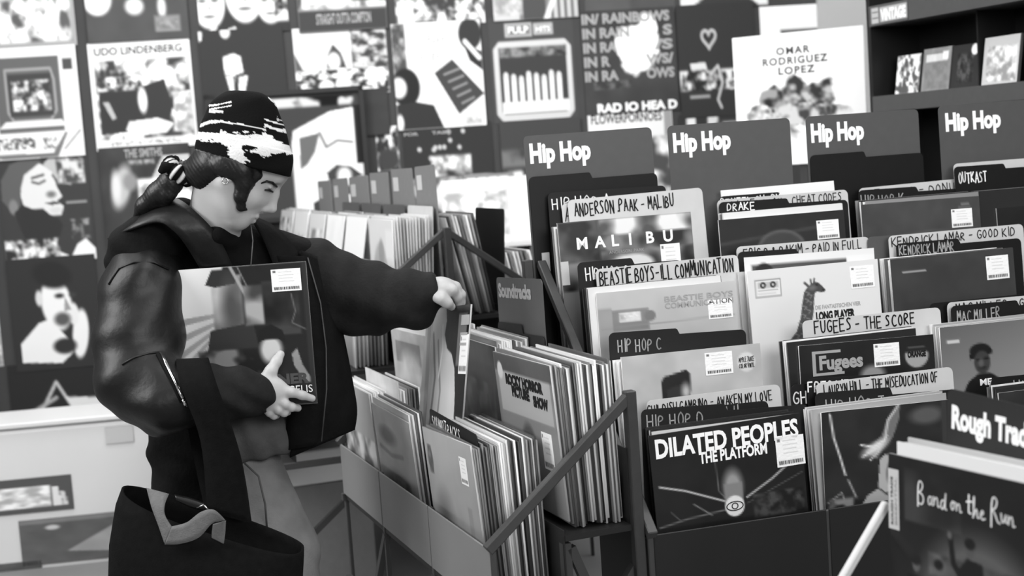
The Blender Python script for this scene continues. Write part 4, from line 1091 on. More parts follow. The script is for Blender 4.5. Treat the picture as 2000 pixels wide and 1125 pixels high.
o, w, h = cover(HF, (1604, 806), .022, 'dark sleeve with wisps of fair hair around a pale ear', [('f', .13), ('n', 4, .04), ('l', [(.06, .02), (.08, .18), (.12, .32), (.15, .44)], .014, .8), ('l', [(.17, .48), (.22, .60)], .012, .6), ('l', [(.02, .62), (.12, .56), (.15, .66)], .008, .6), ('p', [(.30, .30), (.42, .20), (.47, .08), (.56, .0), (.55, .10), (.50, .22), (.42, .30), (.38, .36)], .42), ('l', [(.44, .24), (.47, .10), (.55, .0)], .016, .72), ('e', .37, .28, .09, .035, .8, .04, -25), ('l', [(.27, .25), (.36, .27), (.44, .23)], .012, .9), ('l', [(.28, .33), (.36, .29), (.42, .26)], .012, .85), ('l', [(.33, .36), (.39, .31), (.46, .20)], .01, .8), ('p', [(.40, .36), (.44, .33), (.54, .34), (.56, .44), (.50, .56), (.44, .60), (.38, .55)], .66), ('e', .485, .45, .04, .085, .36, .02, 10), ('e', .475, .44, .02, .05, .14, .015, 10), ('p', [(.22, .72), (.30, .60), (.38, .56), (.45, .62), (.48, .80), (.2, .80)], .62), ('m', .03, .66, .24, .8, 8, .15, .9, 5), ('m', .03, .60, .2, .72, 8, .1, .5, 4), ('e', .75, .09, .12, .06, .32, .04), ('r', .86, .0, .9, .3, .2)], tr=(1866, 779), zs=SHELF[0], lean=R(2), seed=35, edge=.85, w=.318)
sticker(o, w * .47, h * .87, .035, .062)
fill(1, 0, 6, [.6, .75, .85, .9], 'behind the fair-haired sleeve in the lowest tier', seed=35, dx=-.010)
# --- column 3
pale_c((1677, 368), (1913, 345), .600, 3, 'J DILLA - DONUTS', 'pale card at the top of column three with writing at its right end', (.12, .80, .008, .022), seed=19, pen=.0024)
black_c((1676, 372), (1908, 356), .585, 3, 'HIP HOP K', 'black card lettered with a K at the top of column three', (.02, .36, .014, .026), tab=(.49, .012), seed=20, tm='dim')
o, w, h = cover(HF, (1681, 400), .520, 'plain dark grey sleeve with two small lines, topmost tier of column three', [('f', .26), ('l', [(0, .3), (.6, .25), (1, .3)], .02, .30), ('n', 6, .03), ('r', .84, .05, .91, .06, .6), ('r', .82, .075, .92, .083, .5)], tr=(1933, 381), zs=SHELF[3], seed=41, edge=.92)
sticker(o, w * .34, h * .83, .058, .045)
fill(2, 3, 8, [.12, .16, .5, .85], 'behind the plain dark grey sleeve in the topmost tier', seed=41, dx=.01)
card(HF, (1694, 463), (1890, 448), .455, 'grey card edge at the left end of column three, third tier', 'plate', SHELF[2], group=HG)
pale_c((1735, 461), (1998, 437), .430, 2, 'KENDRICK LAMAR - GOOD KID', 'pale card in column three with a phrase about a good kid', (.02, .92, .006, .020), seed=22, pen=.0024)
black_c((1750, 476), (1993, 455), .412, 2, 'KENDRICK LAMAR', 'black card handwritten in grey capitals above the plain slate sleeve', (.02, .44, .006, .022), tab=(.50, .012), seed=23, tm='dim')
o, w, h = cover(HF, (1738, 507), .352, 'plain slate grey sleeve with a white price sticker, third tier of column three', [('f', .22), ('n', 5, .03), ('l', [(0, .7), (.5, .66), (1, .58)], .012, .28), ('r', .09, .10, .28, .113, .6), ('r', .7, .58, .74, .59, .4)], tr=(1992, 482), zs=SHELF[2], seed=42, edge=.88)
sticker(o, w * .36, h * .86, .060, .055)
fill(2, 2, 6, [.75, .85, .9, .3], 'behind the plain slate grey sleeve in the third tier', seed=42, dx=-.010)
black_c((1815, 593), (2060, 568), .285, 1, 'M', 'black card end at the left of the second tier, column three', (.02, .06, .02, .03), seed=24)
pale_c((1850, 591), (2110, 568), .265, 1, 'MAC MILLER - GO:OD AM', 'pale card edge behind the black card in the second tier, column three', (.06, .8, .004, .018), seed=25, pen=.0024)
black_c((1857, 598), (2120, 574), .250, 1, 'MAC MILLER', 'black card with grey capitals above the grey portrait sleeve', (.04, .32, .012, .024), tab=(.49, .012), seed=26, tm='dim')
o, w, h = cover(HF, (1835, 640), .192, 'grey gradient sleeve with a man in a dark cap at its foot', [('g', 0, 0, .3, 1, .36, .66), ('e', .31, .20, .085, .055, .06, .01), ('p', [(.22, .22), (.40, .185), (.405, .225), (.225, .26)], .06), ('e', .32, .285, .065, .085, .22, .015), ('e', .295, .265, .02, .009, .06), ('e', .355, .26, .02, .009, .06), ('e', .32, .325, .028, .01, .10), ('e', .31, .29, .02, .03, .34, .02), ('p', [(.10, .6), (.20, .42), (.28, .37), (.38, .37), (.46, .42), (.54, .6)], .07), ('r', .05, .10, .15, .125, .75)], tr=(2115, 612), zs=SHELF[1], seed=43, edge=.93, w=.315)
letters(o, 'ME', -w * .21, h * .545, .03, .014, 'white', bold=.03)
fill(2, 1, 6, [.8, .9, .9, .6], 'behind the grey portrait sleeve in the second tier', seed=43)
black_c((1936, 738), (2200, 712), .100, 0, 'HIP HOP M', 'black card lettered at the right edge above the tall letter card of the nearest stand', (.16, .4, .012, .026), seed=27, tm='dim')
pale_c((1933, 742), (2195, 718), .110, 0, None, 'pale card edge at the right of the picture in the lowest tier', None)
o, w, h = cover(HF, (1950, 768), .022, 'dark sleeve in the lowest tier of column three, mostly behind the nearest stand', [('f', .16), ('n', 4, .05)], zs=SHELF[0], seed=44)
fill(2, 0, 5, DARK, 'in the lowest tier of column three', seed=44)
# --- column 4
pale_c((1862, 320), (2095, 302), .600, 3, None, 'pale card edge behind the black card at the top of column four', None)
black_c((1863, 326), (2095, 310), .585, 3, 'OUTKAST', 'black card with bright white capitals at the top of column four', (.03, .24, .016, .026), tab=(.42, .012), seed=28, pen=.0030)
o, w, h = cover(HF, (1946, 407), .520, 'dark sleeve at the right edge, topmost tier of column four', [('f', .12), ('n', 4, .04)], zs=SHELF[3], seed=51)
fill(3, 3, 7, [.12, .14, .5, .85], 'in the topmost tier of column four', seed=51, dx=-.04)

# ---------------------------------------------------------------- nearest stand
o, w, h = cover(RF, (1735, 885), .0, 'large dark sleeve with white script lettering in the lower right corner', [('f', .085), ('n', 3, .03), ('m', .1, .05, .45, .3, 3, .05, .22, 2), ('e', .55, .66, .36, .36, .34, .14), ('m', .25, .42, .95, .8, 12, .20, .42, 2), ('e', .55, .74, .30, .32, .28, .1), ('r', 0, .92, 1, 1, .08),
            ('l', [(.50, .56), (.40, .44), (.385, .32)], .030, .05), ('e', .50, .355, .028, .038, .30, .01), ('e', .50, .33, .032, .026, .06, .01), ('p', [(.40, .75), (.43, .46), (.48, .40), (.57, .41), (.62, .75)], .05), ('e', .38, .315, .014, .018, .35),
            ('e', .17, .50, .024, .034, .34, .01), ('e', .17, .475, .032, .026, .05, .01), ('p', [(.08, .75), (.11, .55), (.23, .55), (.28, .75)], .05), ('e', .31, .49, .022, .032, .34, .01), ('e', .31, .468, .028, .024, .05, .01), ('p', [(.24, .75), (.27, .54), (.36, .54), (.40, .75)], .05), ('e', .74, .52, .022, .032, .3, .01), ('p', [(.66, .8), (.70, .56), (.79, .56), (.84, .8)], .06)], zs=RZ, lean=R(2), seed=61, n=110, edge=.5)
scrawl(o, '1and on the 2un', -w * .31, h * .800, w * .57, .026, 'white', .0024, seed=3, y=-.0009, slope=0.0, name='lettering')
flat(o, [(-w / 2 - .0005, h * .64), (-w / 2 + .021, h * .64), (-w / 2 + .021, h * .93), (-w / 2 - .0005, h * .93)], 'pale_card', 'sleeve_tag')
V, Fs = type_mesh('ROUGH TRADE', .02)
for s, dx in (('ROUGH TRADE', .009), ('ESSENTIAL', .017)):
    V, Fs = type_mesh(s, .02)
    sx = .07 / (V[:, 0].max())
    put('lettering', mesh('lettering', [(-w / 2 + dx - b * .006, -.0012, h * .66 + a * sx) for a, b, _ in V], Fs), M['ink' if dx < .01 else 'dim'], o)
stack(RF, w / 2 + .012, [.0055 + .012 * i for i in range(5)], RZ + .006, 'behind the dark script-lettered sleeve', 'records in the nearest stand', [.85, .9, .92, .7], R(2), jz=.016, jx=.010, seed=62, base=LASTYB)
o, w, h = card(RF, (1850, 757), (2230, 845), .09, 'charcoal header card lettered with the shop name in the nearest stand', 'dark_plate', RZ, lean=R(1), group='header cards')
letters(o, 'Rough Trade', -w / 2 + .010, h - .055, w * .47, .033, 'white', bold=.05)

# ---------------------------------------------------------------- far stand behind the arm
GB = 'records on the far double-sided stand'
for k in range(BN):
    x = -(k + .5) * SP
    if k < 6:
        tlx, tly, trx, try_ = ((809, 326, 848, 321), (763, 331, 804, 328), (721, 338, 757, 336), (681, 347, 718, 342), (649, 350, 678, 347), (620, 354, 645, 352))[k]
        o, w, h = card(BF, (tlx, tly), (trx, try_), -.012, 'small-looking grey header card on the far stand, ' + ('nearest', 'second nearest', 'third nearest', 'fourth nearest', 'fifth nearest', 'farthest')[k] + ' of the row', 'plate_far', SHELF[3], lean=R(0), group='header cards of the far stand')
        flat(o, [(-w * .42, h - .075), (-w * .16, h - .075), (-w * .16, h - .028), (-w * .42, h - .028)], 'pale_card', 'lettering')
    stack(BF, x, [-.150 + .0085 * i for i in range(12 if k == 0 else (6 if k < 3 else 4))], SHELF[3], 'in ' + ('the nearest', 'the second', 'the third', 'the fourth', 'the fifth', 'the farthest')[k] + ' top bin of the far stand', GB, [.5, .6, .7, .8, .85, .3], R(0), R(3), seed=70 + k, jz=.01)
    o, w, h = cover(BF, proj(BF.p(-(k + 1) * SP + .02, -.155, SHELF[3] + .312)), -.155, ('pale figure sleeve at the near end of the far stand', 'plain white sleeve leaning in the second bin of the far stand', 'white sleeve in the third bin of the far stand', 'pale sleeve in the fourth bin of the far stand', 'pale sleeve in the fifth bin of the far stand', 'pale sleeve in the sixth bin of the far stand', 'pale sleeve in the farthest bin of the far stand')[k],
                    [[('f', .86), ('e', .45, .55, .3, .3, .70, .06), ('e', .5, .35, .12, .14, .6, .05), ('r', .1, .75, .9, 1, .45), ('r', .7, .1, .98, .4, .9)], [('f', .93)], [('f', .93), ('n', 3, .04)], [('f', .85), ('m', .1, .2, .9, .8, 6, .5, .95)], [('f', .9), ('m', .1, .3, .9, .8, 6, .5, .95)], [('f', .8), ('m', 0, .1, .9, .8, 6, .4, .95)], [('f', .9)]][k], lean=R(2 if k == 0 else 10), n=40, seed=80 + k, edge=.9, zs=SHELF[3])
    if k < 4:
        card(BF, proj(BF.p(-(k + 1) * SP + .02, -.024, SHELF[3] + .345)), proj(BF.p(-k * SP - .02, -.024, SHELF[3] + .345)), -.024, 'low divider card before the grey header card of the far stand, ' + ('nearest', 'second', 'third', 'fourth')[k] + ' bin', 'plate' if k else 'pale_card', SHELF[3], group='low cards of the far stand')
    # lower tiers, glimpsed under the arm and beside the jacket
    if k < 1:
        stack(BF, x, [-.30 + .012 * i for i in range(9)], SHELF[2], 'in the second tier behind the outstretched arm', GB, [.6, .8, .88, .4], R(2), seed=90 + k)
        stack(BF, x, [-.48 + .011 * i for i in range(10)], SHELF[1], 'in the third tier glimpsed under the arm', GB, [.3, .5, .7, .85], R(2), seed=95 + k)
# the other face of the far stand
stack(BR, .5 * SP, [-.155 + .0095 * i for i in range(9)], SHELF[3], 'leaning in the top bin right of the apex', 'records right of the apex', [.2, .4, .55, .75, .85], R(9), R(12), seed=101, jz=.01)
stack(BR, .5 * SP, [-.328 + .011 * i for i in range(7)], SHELF[2], 'leaning in the second bin right of the apex', 'records right of the apex', [.15, .2, .4, .75, .85], R(9), R(11), seed=102)
stack(BR, .5 * SP, [-.50, -.485, -.465], SHELF[1], 'leaning low on the right face of the far stand', 'white records low on the far stand', [.9, .93], R(10), seed=103)
card(BF, proj(BF.p(-.33, .205, 1.35)), proj(BF.p(-.02, .205, 1.35)), .205, 'black divider card standing on the right face of the far stand', 'black_card', SHELF[2], group='cards of the far stand')

# ================================================================ the woman
def surface_nets(f, org, h):
    nx, ny, nz = f.shape
    s = f < 0
    c = [s[i:nx - 1 + i, j:ny - 1 + j, k:nz - 1 + k] for i in (0, 1) for j in (0, 1) for k in (0, 1)]
    cnt = sum(x.astype(np.int8) for x in c)
    act = (cnt > 0) & (cnt < 8)
    idx = np.full(act.shape, -1, np.int64)
    I = np.argwhere(act)
    idx[act] = np.arange(len(I))
    pos = np.zeros((len(I), 3)); num = np.zeros(len(I))
    cor = [(i, j, k) for i in (0, 1) for j in (0, 1) for k in (0, 1)]
    for a in range(8):
        for b in range(a + 1, 8):
            da = np.array(cor[b]) - np.array(cor[a])
            if np.abs(da).sum() != 1: continue
            fa = f[I[:, 0] + cor[a][0], I[:, 1] + cor[a][1], I[:, 2] + cor[a][2]]
            fb = f[I[:, 0] + cor[b][0], I[:, 1] + cor[b][1], I[:, 2] + cor[b][2]]
            m = (fa < 0) != (fb < 0)
            t = np.where(m, fa / np.where(m, fa - fb, 1), 0)
            pos[m] += np.array(cor[a]) + t[m, None] * da
            num[m] += 1
    V = (I + pos / num[:, None]) * h + np.array(org)
    F = []
    for ax in range(3):
        sl0 = [slice(None)] * 3; sl1 = [slice(None)] * 3
        sl0[ax] = slice(0, -1); sl1[ax] = slice(1, None)
        d = s[tuple(sl0)] != s[tuple(sl1)]
        E = np.argwhere(d)
        o1, o2 = [k for k in range(3) if k != ax]
        ok = (E[:, o1] > 0) & (E[:, o2] > 0) & (E[:, o1] < f.shape[o1] - 1) & (E[:, o2] < f.shape[o2] - 1)
        E = E[ok]
        ins = s[E[:, 0], E[:, 1], E[:, 2]]
        q = []
        for (p, r) in ((1, 1), (0, 1), (0, 0), (1, 0)):
            e = E.copy(); e[:, o1] -= p; e[:, o2] -= r
            q.append(idx[e[:, 0], e[:, 1], e[:, 2]])
        Q = np.stack(q, 1)
        flip = ins if ax != 1 else ~ins
        Q[~flip] = Q[~flip][:, ::-1]
        F.append(Q)
    return V, np.concatenate(F)


class Field:
    """a solid gathered from rounded shapes, blended where they meet"""
    def __init__(self): self.ops = []
    def cap(self, a, b, ra, rb=None, k=.015, op='u'):
        a, b = np.array(a, float), np.array(b, float)
        rb = ra if rb is None else rb
        ab = b - a; L = max(ab @ ab, 1e-9)
        def fn(P):
            t = np.clip((P - a) @ ab / L, 0, 1)
            return np.sqrt(((P - a - t[..., None] * ab) ** 2).sum(-1)) - (ra + (rb - ra) * t)
        m = max(ra, rb)
        self.ops.append((fn, np.minimum(a, b) - m, np.maximum(a, b) + m, op, k)); return self
    def chain(self, pts, rads, k=.012, op='u'):
        for i in range(len(pts) - 1):
            self.cap(pts[i], pts[i + 1], rads[i], rads[i + 1], k, op)
        return self
    def ell(self, c, r, ax=None, k=.015, op='u'):
        c = np.array(c, float); r = np.array(r, float)
        A = np.eye(3) if ax is None else np.array(ax, float)
        def fn(P):
            q = (P - c) @ A.T
            k0 = np.sqrt(((q / r) ** 2).sum(-1)); k1 = np.sqrt(((q / r ** 2) ** 2).sum(-1))
            return k0 * (k0 - 1) / np.maximum(k1, 1e-9)
        m = r.max()
        self.ops.append((fn, c - m, c + m, op, k)); return self
    def plane(self, p, n, k=.01):
        """keep only the side the normal points away from"""
        p, n = np.array(p, float), np.array(n, float)
        n = n / np.linalg.norm(n)
        self.ops.append((lambda P: -((P - p) @ n), None, None, 's', k)); return self
    def mesh(self, h, warp=None):
        lo = np.min([o[1] for o in self.ops if o[1] is not None and o[3] == 'u'], 0) - 3 * h
        hi = np.max([o[2] for o in self.ops if o[2] is not None and o[3] == 'u'], 0) + 3 * h
        n = np.ceil((hi - lo) / h).astype(int) + 1
        ax = [lo[i] + h * np.arange(n[i]) for i in range(3)]
        f = np.full(n, .5)
        for fn, a, b, op, k in self.ops:
            if a is None:
                sl = tuple(slice(0, n[i]) for i in range(3))
            else:
                mg = k + 3 * h + (.02 if op == 'u' else 0)
                i0 = np.clip(np.floor((a - mg - lo) / h).astype(int), 0, n); i1 = np.clip(np.ceil((b + mg - lo) / h).astype(int) + 1, 0, n)
                sl = tuple(slice(i0[i], i1[i]) for i in range(3))
            P = np.stack(np.meshgrid(ax[0][sl[0]], ax[1][sl[1]], ax[2][sl[2]], indexing='ij'), -1)
            if P.size == 0: continue
            d = fn(P); cur = f[sl]
            if op == 'u':
                t = np.clip(.5 + .5 * (cur - d) / k, 0, 1)
                f[sl] = cur * (1 - t) + d * t - k * t * (1 - t)
            else:
                d = -d
                t = np.clip(.5 - .5 * (cur - d) / k, 0, 1)
                f[sl] = cur * (1 - t) + d * t + k * t * (1 - t)
        if warp is not None:
            P = np.stack(np.meshgrid(*ax, indexing='ij'), -1)
            near = np.abs(f) < .06
            f[near] += warp(P[near])
        return surface_nets(f, lo, h)


def np_mesh(name, V, F, smooth=True):
    me = bpy.data.meshes.new(name)
    me.vertices.add(len(V)); me.vertices.foreach_set('co', np.asarray(V, np.float32).ravel())
    me.loops.add(F.size); me.loops.foreach_set('vertex_index', np.asarray(F, np.int32).ravel())
    me.polygons.add(len(F)); me.polygons.foreach_set('loop_start', np.arange(0, F.size, 4, dtype=np.int32))
    me.update(calc_edges=True)
    if smooth: me.polygons.foreach_set('use_smooth', [True] * len(me.polygons))
    return me


def relax(V, F, it=2, lam=.5):
    for _ in range(it):
        A = np.zeros_like(V); n = np.zeros(len(V))
        for i in range(4):
            for j in (1, 3):
                np.add.at(A, F[:, i], V[F[:, (i + j) % 4]]); np.add.at(n, F[:, i], 1)
        V = V + lam * (A / np.maximum(n, 1)[:, None] - V)
    return V


feet = at(500, 1600, 3.12)
who = tag(empty('person', Matrix.Translation((feet.x, feet.y, 0))), 'person in a patterned black beanie and black jacket, holding a sleeve and reaching right', 'person')
OFF = np.array((feet.x, feet.y, 0.0))


def wear(name, V, F, m, it=2, parent=who):
    return put(name, np_mesh(name, relax(V, F, it) - OFF, F), M[m] if isinstance(m, str) else m, parent)


def P3(px, py, Y): return np.array(at(px, py, Y))


# head frame: F forwards along the bowed face, Sd to the side that faces us, Up over the crown
HC = at(476, 303, 3.05)
vd = (HC - EYE).normalized()
rr = (CR - vd * CR.dot(vd)).normalized()
uu = rr.cross(-vd) * -1
uu = (CU - vd * CU.dot(vd)).normalized()
hF = np.array((rr * .85 - uu * .53).normalized()); hU = np.array((rr * .53 + uu * .85).normalized()); hS = np.array(-vd)
yaw_ = R(4)
hF, hS = hF * math.cos(yaw_) + hS * math.sin(yaw_), hS * math.cos(yaw_) - hF * math.sin(yaw_)
hc = np.array(HC)


def H(f, s, u): return hc + hF * f + hS * s + hU * u


HA = [hF, hS, hU]
hd = Field()
hd.ell(H(-.004, 0, .005), (.092, .074, .092), HA)
hd.ell(H(.040, 0, -.055), (.050, .056, .078), HA, .03)
hd.ell(H(.062, 0, .014), (.040, .056, .046), HA, .03)
for s in (-1, 1):
    hd.cap(H(.005, s * .052, -.070), H(.055, s * .016, -.123), .018, .015, .025)
    hd.ell(H(.055, s * .032, -.064), (.028, .024, .026), HA, .02)
hd.ell(H(.066, 0, -.124), (.019, .021, .017), HA, .018)
hd.ell(H(.072, 0, -.098), (.018, .026, .026), HA, .015)
hd.cap(H(.085, -.028, -.008), H(.085, .028, -.008), .0115, .0115, .012)
for s in (-1, 1):
    hd.ell(H(.103, s * .032, -.026), (.017, .016, .0115), HA, .010, 's')
    hd.ell(H(.076, s * .031, -.027), (.0135, .0145, .0125), HA, .003)
    hd.cap(H(.0895, s * .020, -.028), H(.0855, s * .044, -.029), .0035, .0025, .003)
hd.chain([H(.089, 0, -.014), H(.099, 0, -.036), H(.1105, 0, -.0655)], [.0075, .0078, .0088], .009)
hd.cap(H(.1105, 0, -.0655), H(.095, 0, -.079), .0088, .006, .006)
hd.ell(H(.078, 0, -.055), (.022, .026, .030), HA, .02)
for s in (-1, 1):
    hd.ell(H(.096, s * .0095, -.075), (.0085, .0065, .0065), HA, .006)
    hd.ell(H(.0965, s * .0065, -.0815), (.004, .003, .003), HA, .002, 's')
hd.chain([H(.083, -.021, -.1025), H(.0905, -.007, -.0965), H(.0915, 0, -.0985), H(.0905, .007, -.0965), H(.083, .021, -.1025)], [.0025, .0055, .005, .0055, .0025], .004)
hd.chain([H(.083, -.018, -.1045), H(.0895, 0, -.1085), H(.083, .018, -.1045)], [.003, .0062, .003], .004)
hd.chain([H(.0905, -.014, -.1030), H(.0945, 0, -.1028), H(.0905, .014, -.1030)], [.0012, .0012, .0012], .0015, 's')
for s in (-1, 1):      # ears
    hd.ell(H(.000, s * .074, -.040), (.017, .008, .028), HA, .008)
    hd.ell(H(.004, s * .081, -.038), (.009, .005, .016), HA, .004, 's')
# neck down to the shoulders
nb = P3(408, 454, 3.12)
hd.cap(H(-.022, 0, -.055), nb, .052, .050, .03)
hd.cap(H(.02, 0, -.10), nb + np.array((.035, -.02, -.02)), .03, .035, .03)
hd.cap(H(.00, .05, -.07), nb + np.array((.05, -.045, -.01)), .011, .012, .012)
hV, hFc = hd.mesh(.0025)

# right hand, flat against the front of the sleeve it holds
rh = Field()
Yh = 3.018
rw = P3(504, 768, 2.985)
pts = lambda L: [P3(*p) for p in L]
rh.cap(rw, P3(522, 764, 3.0), .026, .026, .02)
rh.ell(P3(531, 768, 3.0), (.036, .016, .034), None, .02)
rh.cap(P3(522, 748, 3.0), P3(546, 762, 3.005), .017, .013, .015)
rh.cap(P3(520, 790, 3.0), P3(540, 789, 3.003), .016, .013, .015)
rh.chain(pts([(517, 745, 3.0), (529, 725, 3.002), (540, 706, 3.012), (548, 692, 3.024)]), [.016, .0125, .0105, .0088], .008)
rh.chain(pts([(545, 760, 3.005), (569, 766, 3.0), (590, 772, 3.012), (610, 778, 3.026)]), [.0125, .0100, .0090, .0075], .007)
rh.chain(pts([(541, 777, 3.0), (556, 789, 2.996), (569, 795, 3.006), (582, 797, 3.024)]), [.0120, .0100, .0092, .0080], .006)
rh.chain(pts([(532, 789, 3.0), (544, 800, 2.995), (555, 806, 3.004), (562, 805, 3.022)]), [.0115, .0096, .0088, .0076], .005)
rh.chain(pts([(520, 795, 3.0), (527, 806, 2.998), (535, 812, 3.006), (541, 812, 3.020)]), [.0105, .0086, .0078, .0068], .005)
rV, rF = rh.mesh(.0019)

# left hand, pinching the top edge of a sleeve in the bin
gq = SF.hit(884, 594, .116)
gp = SF.p(gq[0], .116, gq[1])
Yg = gp.y
lw = P3(846, 566, Yg + .005)
lh = Field()
lh.cap(lw, P3(858, 565, Yg), .026, .025, .02)
lh.ell(P3(866, 563, Yg), (.030, .034, .019), None, .02)
lh.chain(pts([(850, 577, Yg - .025), (862, 583, Yg - .034), (873, 591, Yg - .030), (882, 599, Yg - .014)]), [.0145, .0120, .0108, .0090], .009)
lh.chain(pts([(868, 560, Yg - .015), (884, 566, Yg - .022), (894, 580, Yg - .006), (897, 594, Yg + .010)]), [.0125, .0105, .0092, .0078], .007)
lh.chain(pts([(870, 556, Yg + .005), (890, 560, Yg + .004), (901, 575, Yg + .014), (903, 591, Yg + .026)]), [.0125, .0105, .0092, .0078], .006)
lh.chain(pts([(868, 555, Yg + .022), (887, 558, Yg + .030), (900, 573, Yg + .038), (903, 588, Yg + .042)]), [.0120, .0100, .0088, .0074], .005)
lh.chain(pts([(864, 557, Yg + .038), (880, 560, Yg + .050), (892, 573, Yg + .056), (896, 584, Yg + .058)]), [.0105, .0088, .0078, .0068], .005)
lV, lF = lh.mesh(.0019)

# the rest of the body, under the clothes
bd = Field()
sR, sL = P3(290, 500, 3.10), P3(600, 515, 3.22)
eR, eL = P3(262, 745, 2.99), P3(722, 570, 3.20)
bd.ell(P3(430, 610, 3.23), (.115, .060, .170), None, .05)
bd.ell(P3(455, 800, 3.18), (.085, .055, .140), None, .05)
bd.ell(P3(490, 935, 3.17), (.080, .060, .070), None, .05)
bd.cap(nb, P3(425, 540, 3.2), .045, .05, .04)
bd.chain([P3(400, 520, 3.2), P3(300, 530, 3.12), eR, rw], [.04, .035, .03, .024], .03)
bd.chain([P3(460, 530, 3.22), P3(600, 535, 3.24), P3(722, 580, 3.21), lw], [.04, .035, .03, .024], .03)
hipL, hipR = P3(508, 955, 3.14), P3(440, 960, 3.19)
knL, knR = P3(578, 1240, 3.06), P3(450, 1240, 3.16)
anL, anR = P3(590, 1600, 3.12), P3(455, 1600, 3.22)
bd.chain([hipL, knL, anL], [.055, .045, .034], .03)
bd.chain([hipR, knR, anR], [.055, .045, .034], .03)
bV, bF = bd.mesh(.011)
VV, FF, n0 = [], [], 0
for V, F_ in ((relax(hV, hFc, 1), hFc), (relax(rV, rF, 2), rF), (relax(lV, lF, 2), lF), (bV, bF)):
    VV.append(V); FF.append(F_ + n0); n0 += len(V)
wear('body', np.concatenate(VV), np.concatenate(FF), 'skin', 0)


def pipe(name, P, r, m, n=6, parent=who):
    mb = MB(); mb.tube([Vector(p) - Vector(OFF) for p in P], r, n)
    return mb.build(name, M[m], parent, None, True)


def on_surface(V, px, py, lift=.003):
    """the point of a near side that stands at this place"""
    q = V - np.array(EYE)
    z = q @ np.array(CF)
    X = IW / 2 + FPX * (q @ np.array(CR)) / z; Yp = IH / 2 - FPX * (q @ np.array(CU)) / z
    d = np.hypot(X - px, Yp - py)
    m = d < max(4, d.min() + 2)
    return P3(px, py, V[m][:, 1].min() - lift)


def mirrored(P): return [q - 2 * ((q - hc) @ hS) * hS for q in P]


brow = [on_surface(hV, *q, .0008) for q in ((510, 358), (521, 354), (532, 357), (541, 365))]
lash = [on_surface(hV, *q, .0010) for q in ((517, 371), (525, 371), (533, 375))]
for s in (1, -1):
    pipe('eyebrow', brow if s == 1 else mirrored(brow), [.0014, .0026, .0030, .0020], 'hair')
    pipe('eyelashes', lash if s == 1 else mirrored(lash), [.0014, .0028, .0018], 'hair')
lipm = mat('lips', .58, .4, .4, nscale=60, namp=.1)
M['lips'] = lipm
pipe('lips', [H(.0835, .021, -.1025), H(.0925, .007, -.0970), H(.0938, 0, -.0990), H(.0925, -.007, -.0970), H(.0835, -.021, -.1025)], [.001, .0042, .0038, .0042, .001], 'lips', 8)
pipe('lips', [H(.0835, .018, -.1050), H(.0918, 0, -.1085), H(.0835, -.018, -.1050)], [.001, .0046, .001], 'lips', 8)
ringp = [H(.002, .082, -.066) + hF * math.cos(t) * .006 + hU * math.sin(t) * .006 for t in np.linspace(0, 2 * math.pi, 13)]
pipe('earring', ringp, .0012, 'chrome')

# hair
hr = Field()
hr.ell(H(-.006, 0, .008), (.096, .079, .090), HA, .01)
hr.ell(H(-.036, 0, -.050), (.054, .072, .050), HA, .02)
for s in (-1, 1): hr.ell(H(.004, s * .076, -.030), (.030, .014, .026), HA, .01).ell(H(-.012, s * .073, -.042), (.030, .013, .022), HA, .01)
hr.cap(H(-.050, 0, -.075), P3(354, 334, 3.06), .040, .019, .02)
hr.ell(H(.112, 0, -.06), (.075, .12, .115), HA, .008, 's')
for s in (-1, 1):
    hr.chain([H(-.02, s * .070, -.02), H(.020, s * .071, -.028), H(.036, s * .067, -.050), H(.044, s * .062, -.076), H(.056, s * .053, -.096), H(.070, s * .045, -.094)], [.017, .019, .016, .0125, .007, .002], .012)
    hr.chain([H(.030, s * .068, -.004), H(.050, s * .060, -.020), H(.047, s * .060, -.045), H(.049, s * .058, -.070)], [.012, .009, .007, .003], .008)
hr.chain([P3(350, 336, 3.06), P3(334, 356, 3.06), P3(310, 380, 3.07), P3(283, 402, 3.08), P3(262, 428, 3.09)], [.016, .024, .025, .018, .005], .015)
hr.chain([P3(334, 352, 3.05), P3(330, 380, 3.05), P3(322, 402, 3.06)], [.014, .012, .004], .012)
hw = lambda P: .0007 * np.sin((P @ hU) * 700 + (P @ hF) * 260 + 2 * np.sin((P @ hF) * 45) + (P @ hS) * 160)
hr.plane(P3(470, 314, 3.05), rr * .25 + uu * .97, .003)
V, F_ = hr.mesh(.0028, hw)
wear('hair', V, F_, 'hair', 1)

# scrunchie
c = P3(351, 334, 3.055)
axd = (P3(330, 362, 3.06) - P3(351, 334, 3.055)); axd /= np.linalg.norm(axd)
s1 = np.cross(axd, np.array((0, 1, 0))); s1 /= np.linalg.norm(s1); s2 = np.cross(axd, s1)
V, F_, val = [], [], []
NU, NV = 72, 12
for i in range(NU):
    t = 2 * math.pi * i / NU
    d = s1 * math.cos(t) + s2 * math.sin(t)
    rt = .0140 + .0026 * math.sin(9 * t)
    for j in range(NV):
        q = 2 * math.pi * j / NV
        V.append(c + d * (.025 + rt * math.cos(q)) + axd * rt * 1.25 * math.sin(q))
        val.append(.80 if (i % 6) in (0, 1) else .07)
for i in range(NU):
    for j in range(NV):
        F_.append((i * NV + j, ((i + 1) % NU) * NV + j, ((i + 1) % NU) * NV + (j + 1) % NV, i * NV + (j + 1) % NV))
me = np_mesh('scrunchie', np.array(V) - OFF, np.array(F_)); set_print(me, val)
put('scrunchie', me, M['knit'], who)
mb = MB(); mb.tube([P3(340, 322, 3.03) - OFF, P3(322, 326, 3.025) - OFF, P3(313, 336, 3.03) - OFF], [.007, .013, .006], 10)
mb.build('scrunchie_bow', M['blackknit'], who, None, True)

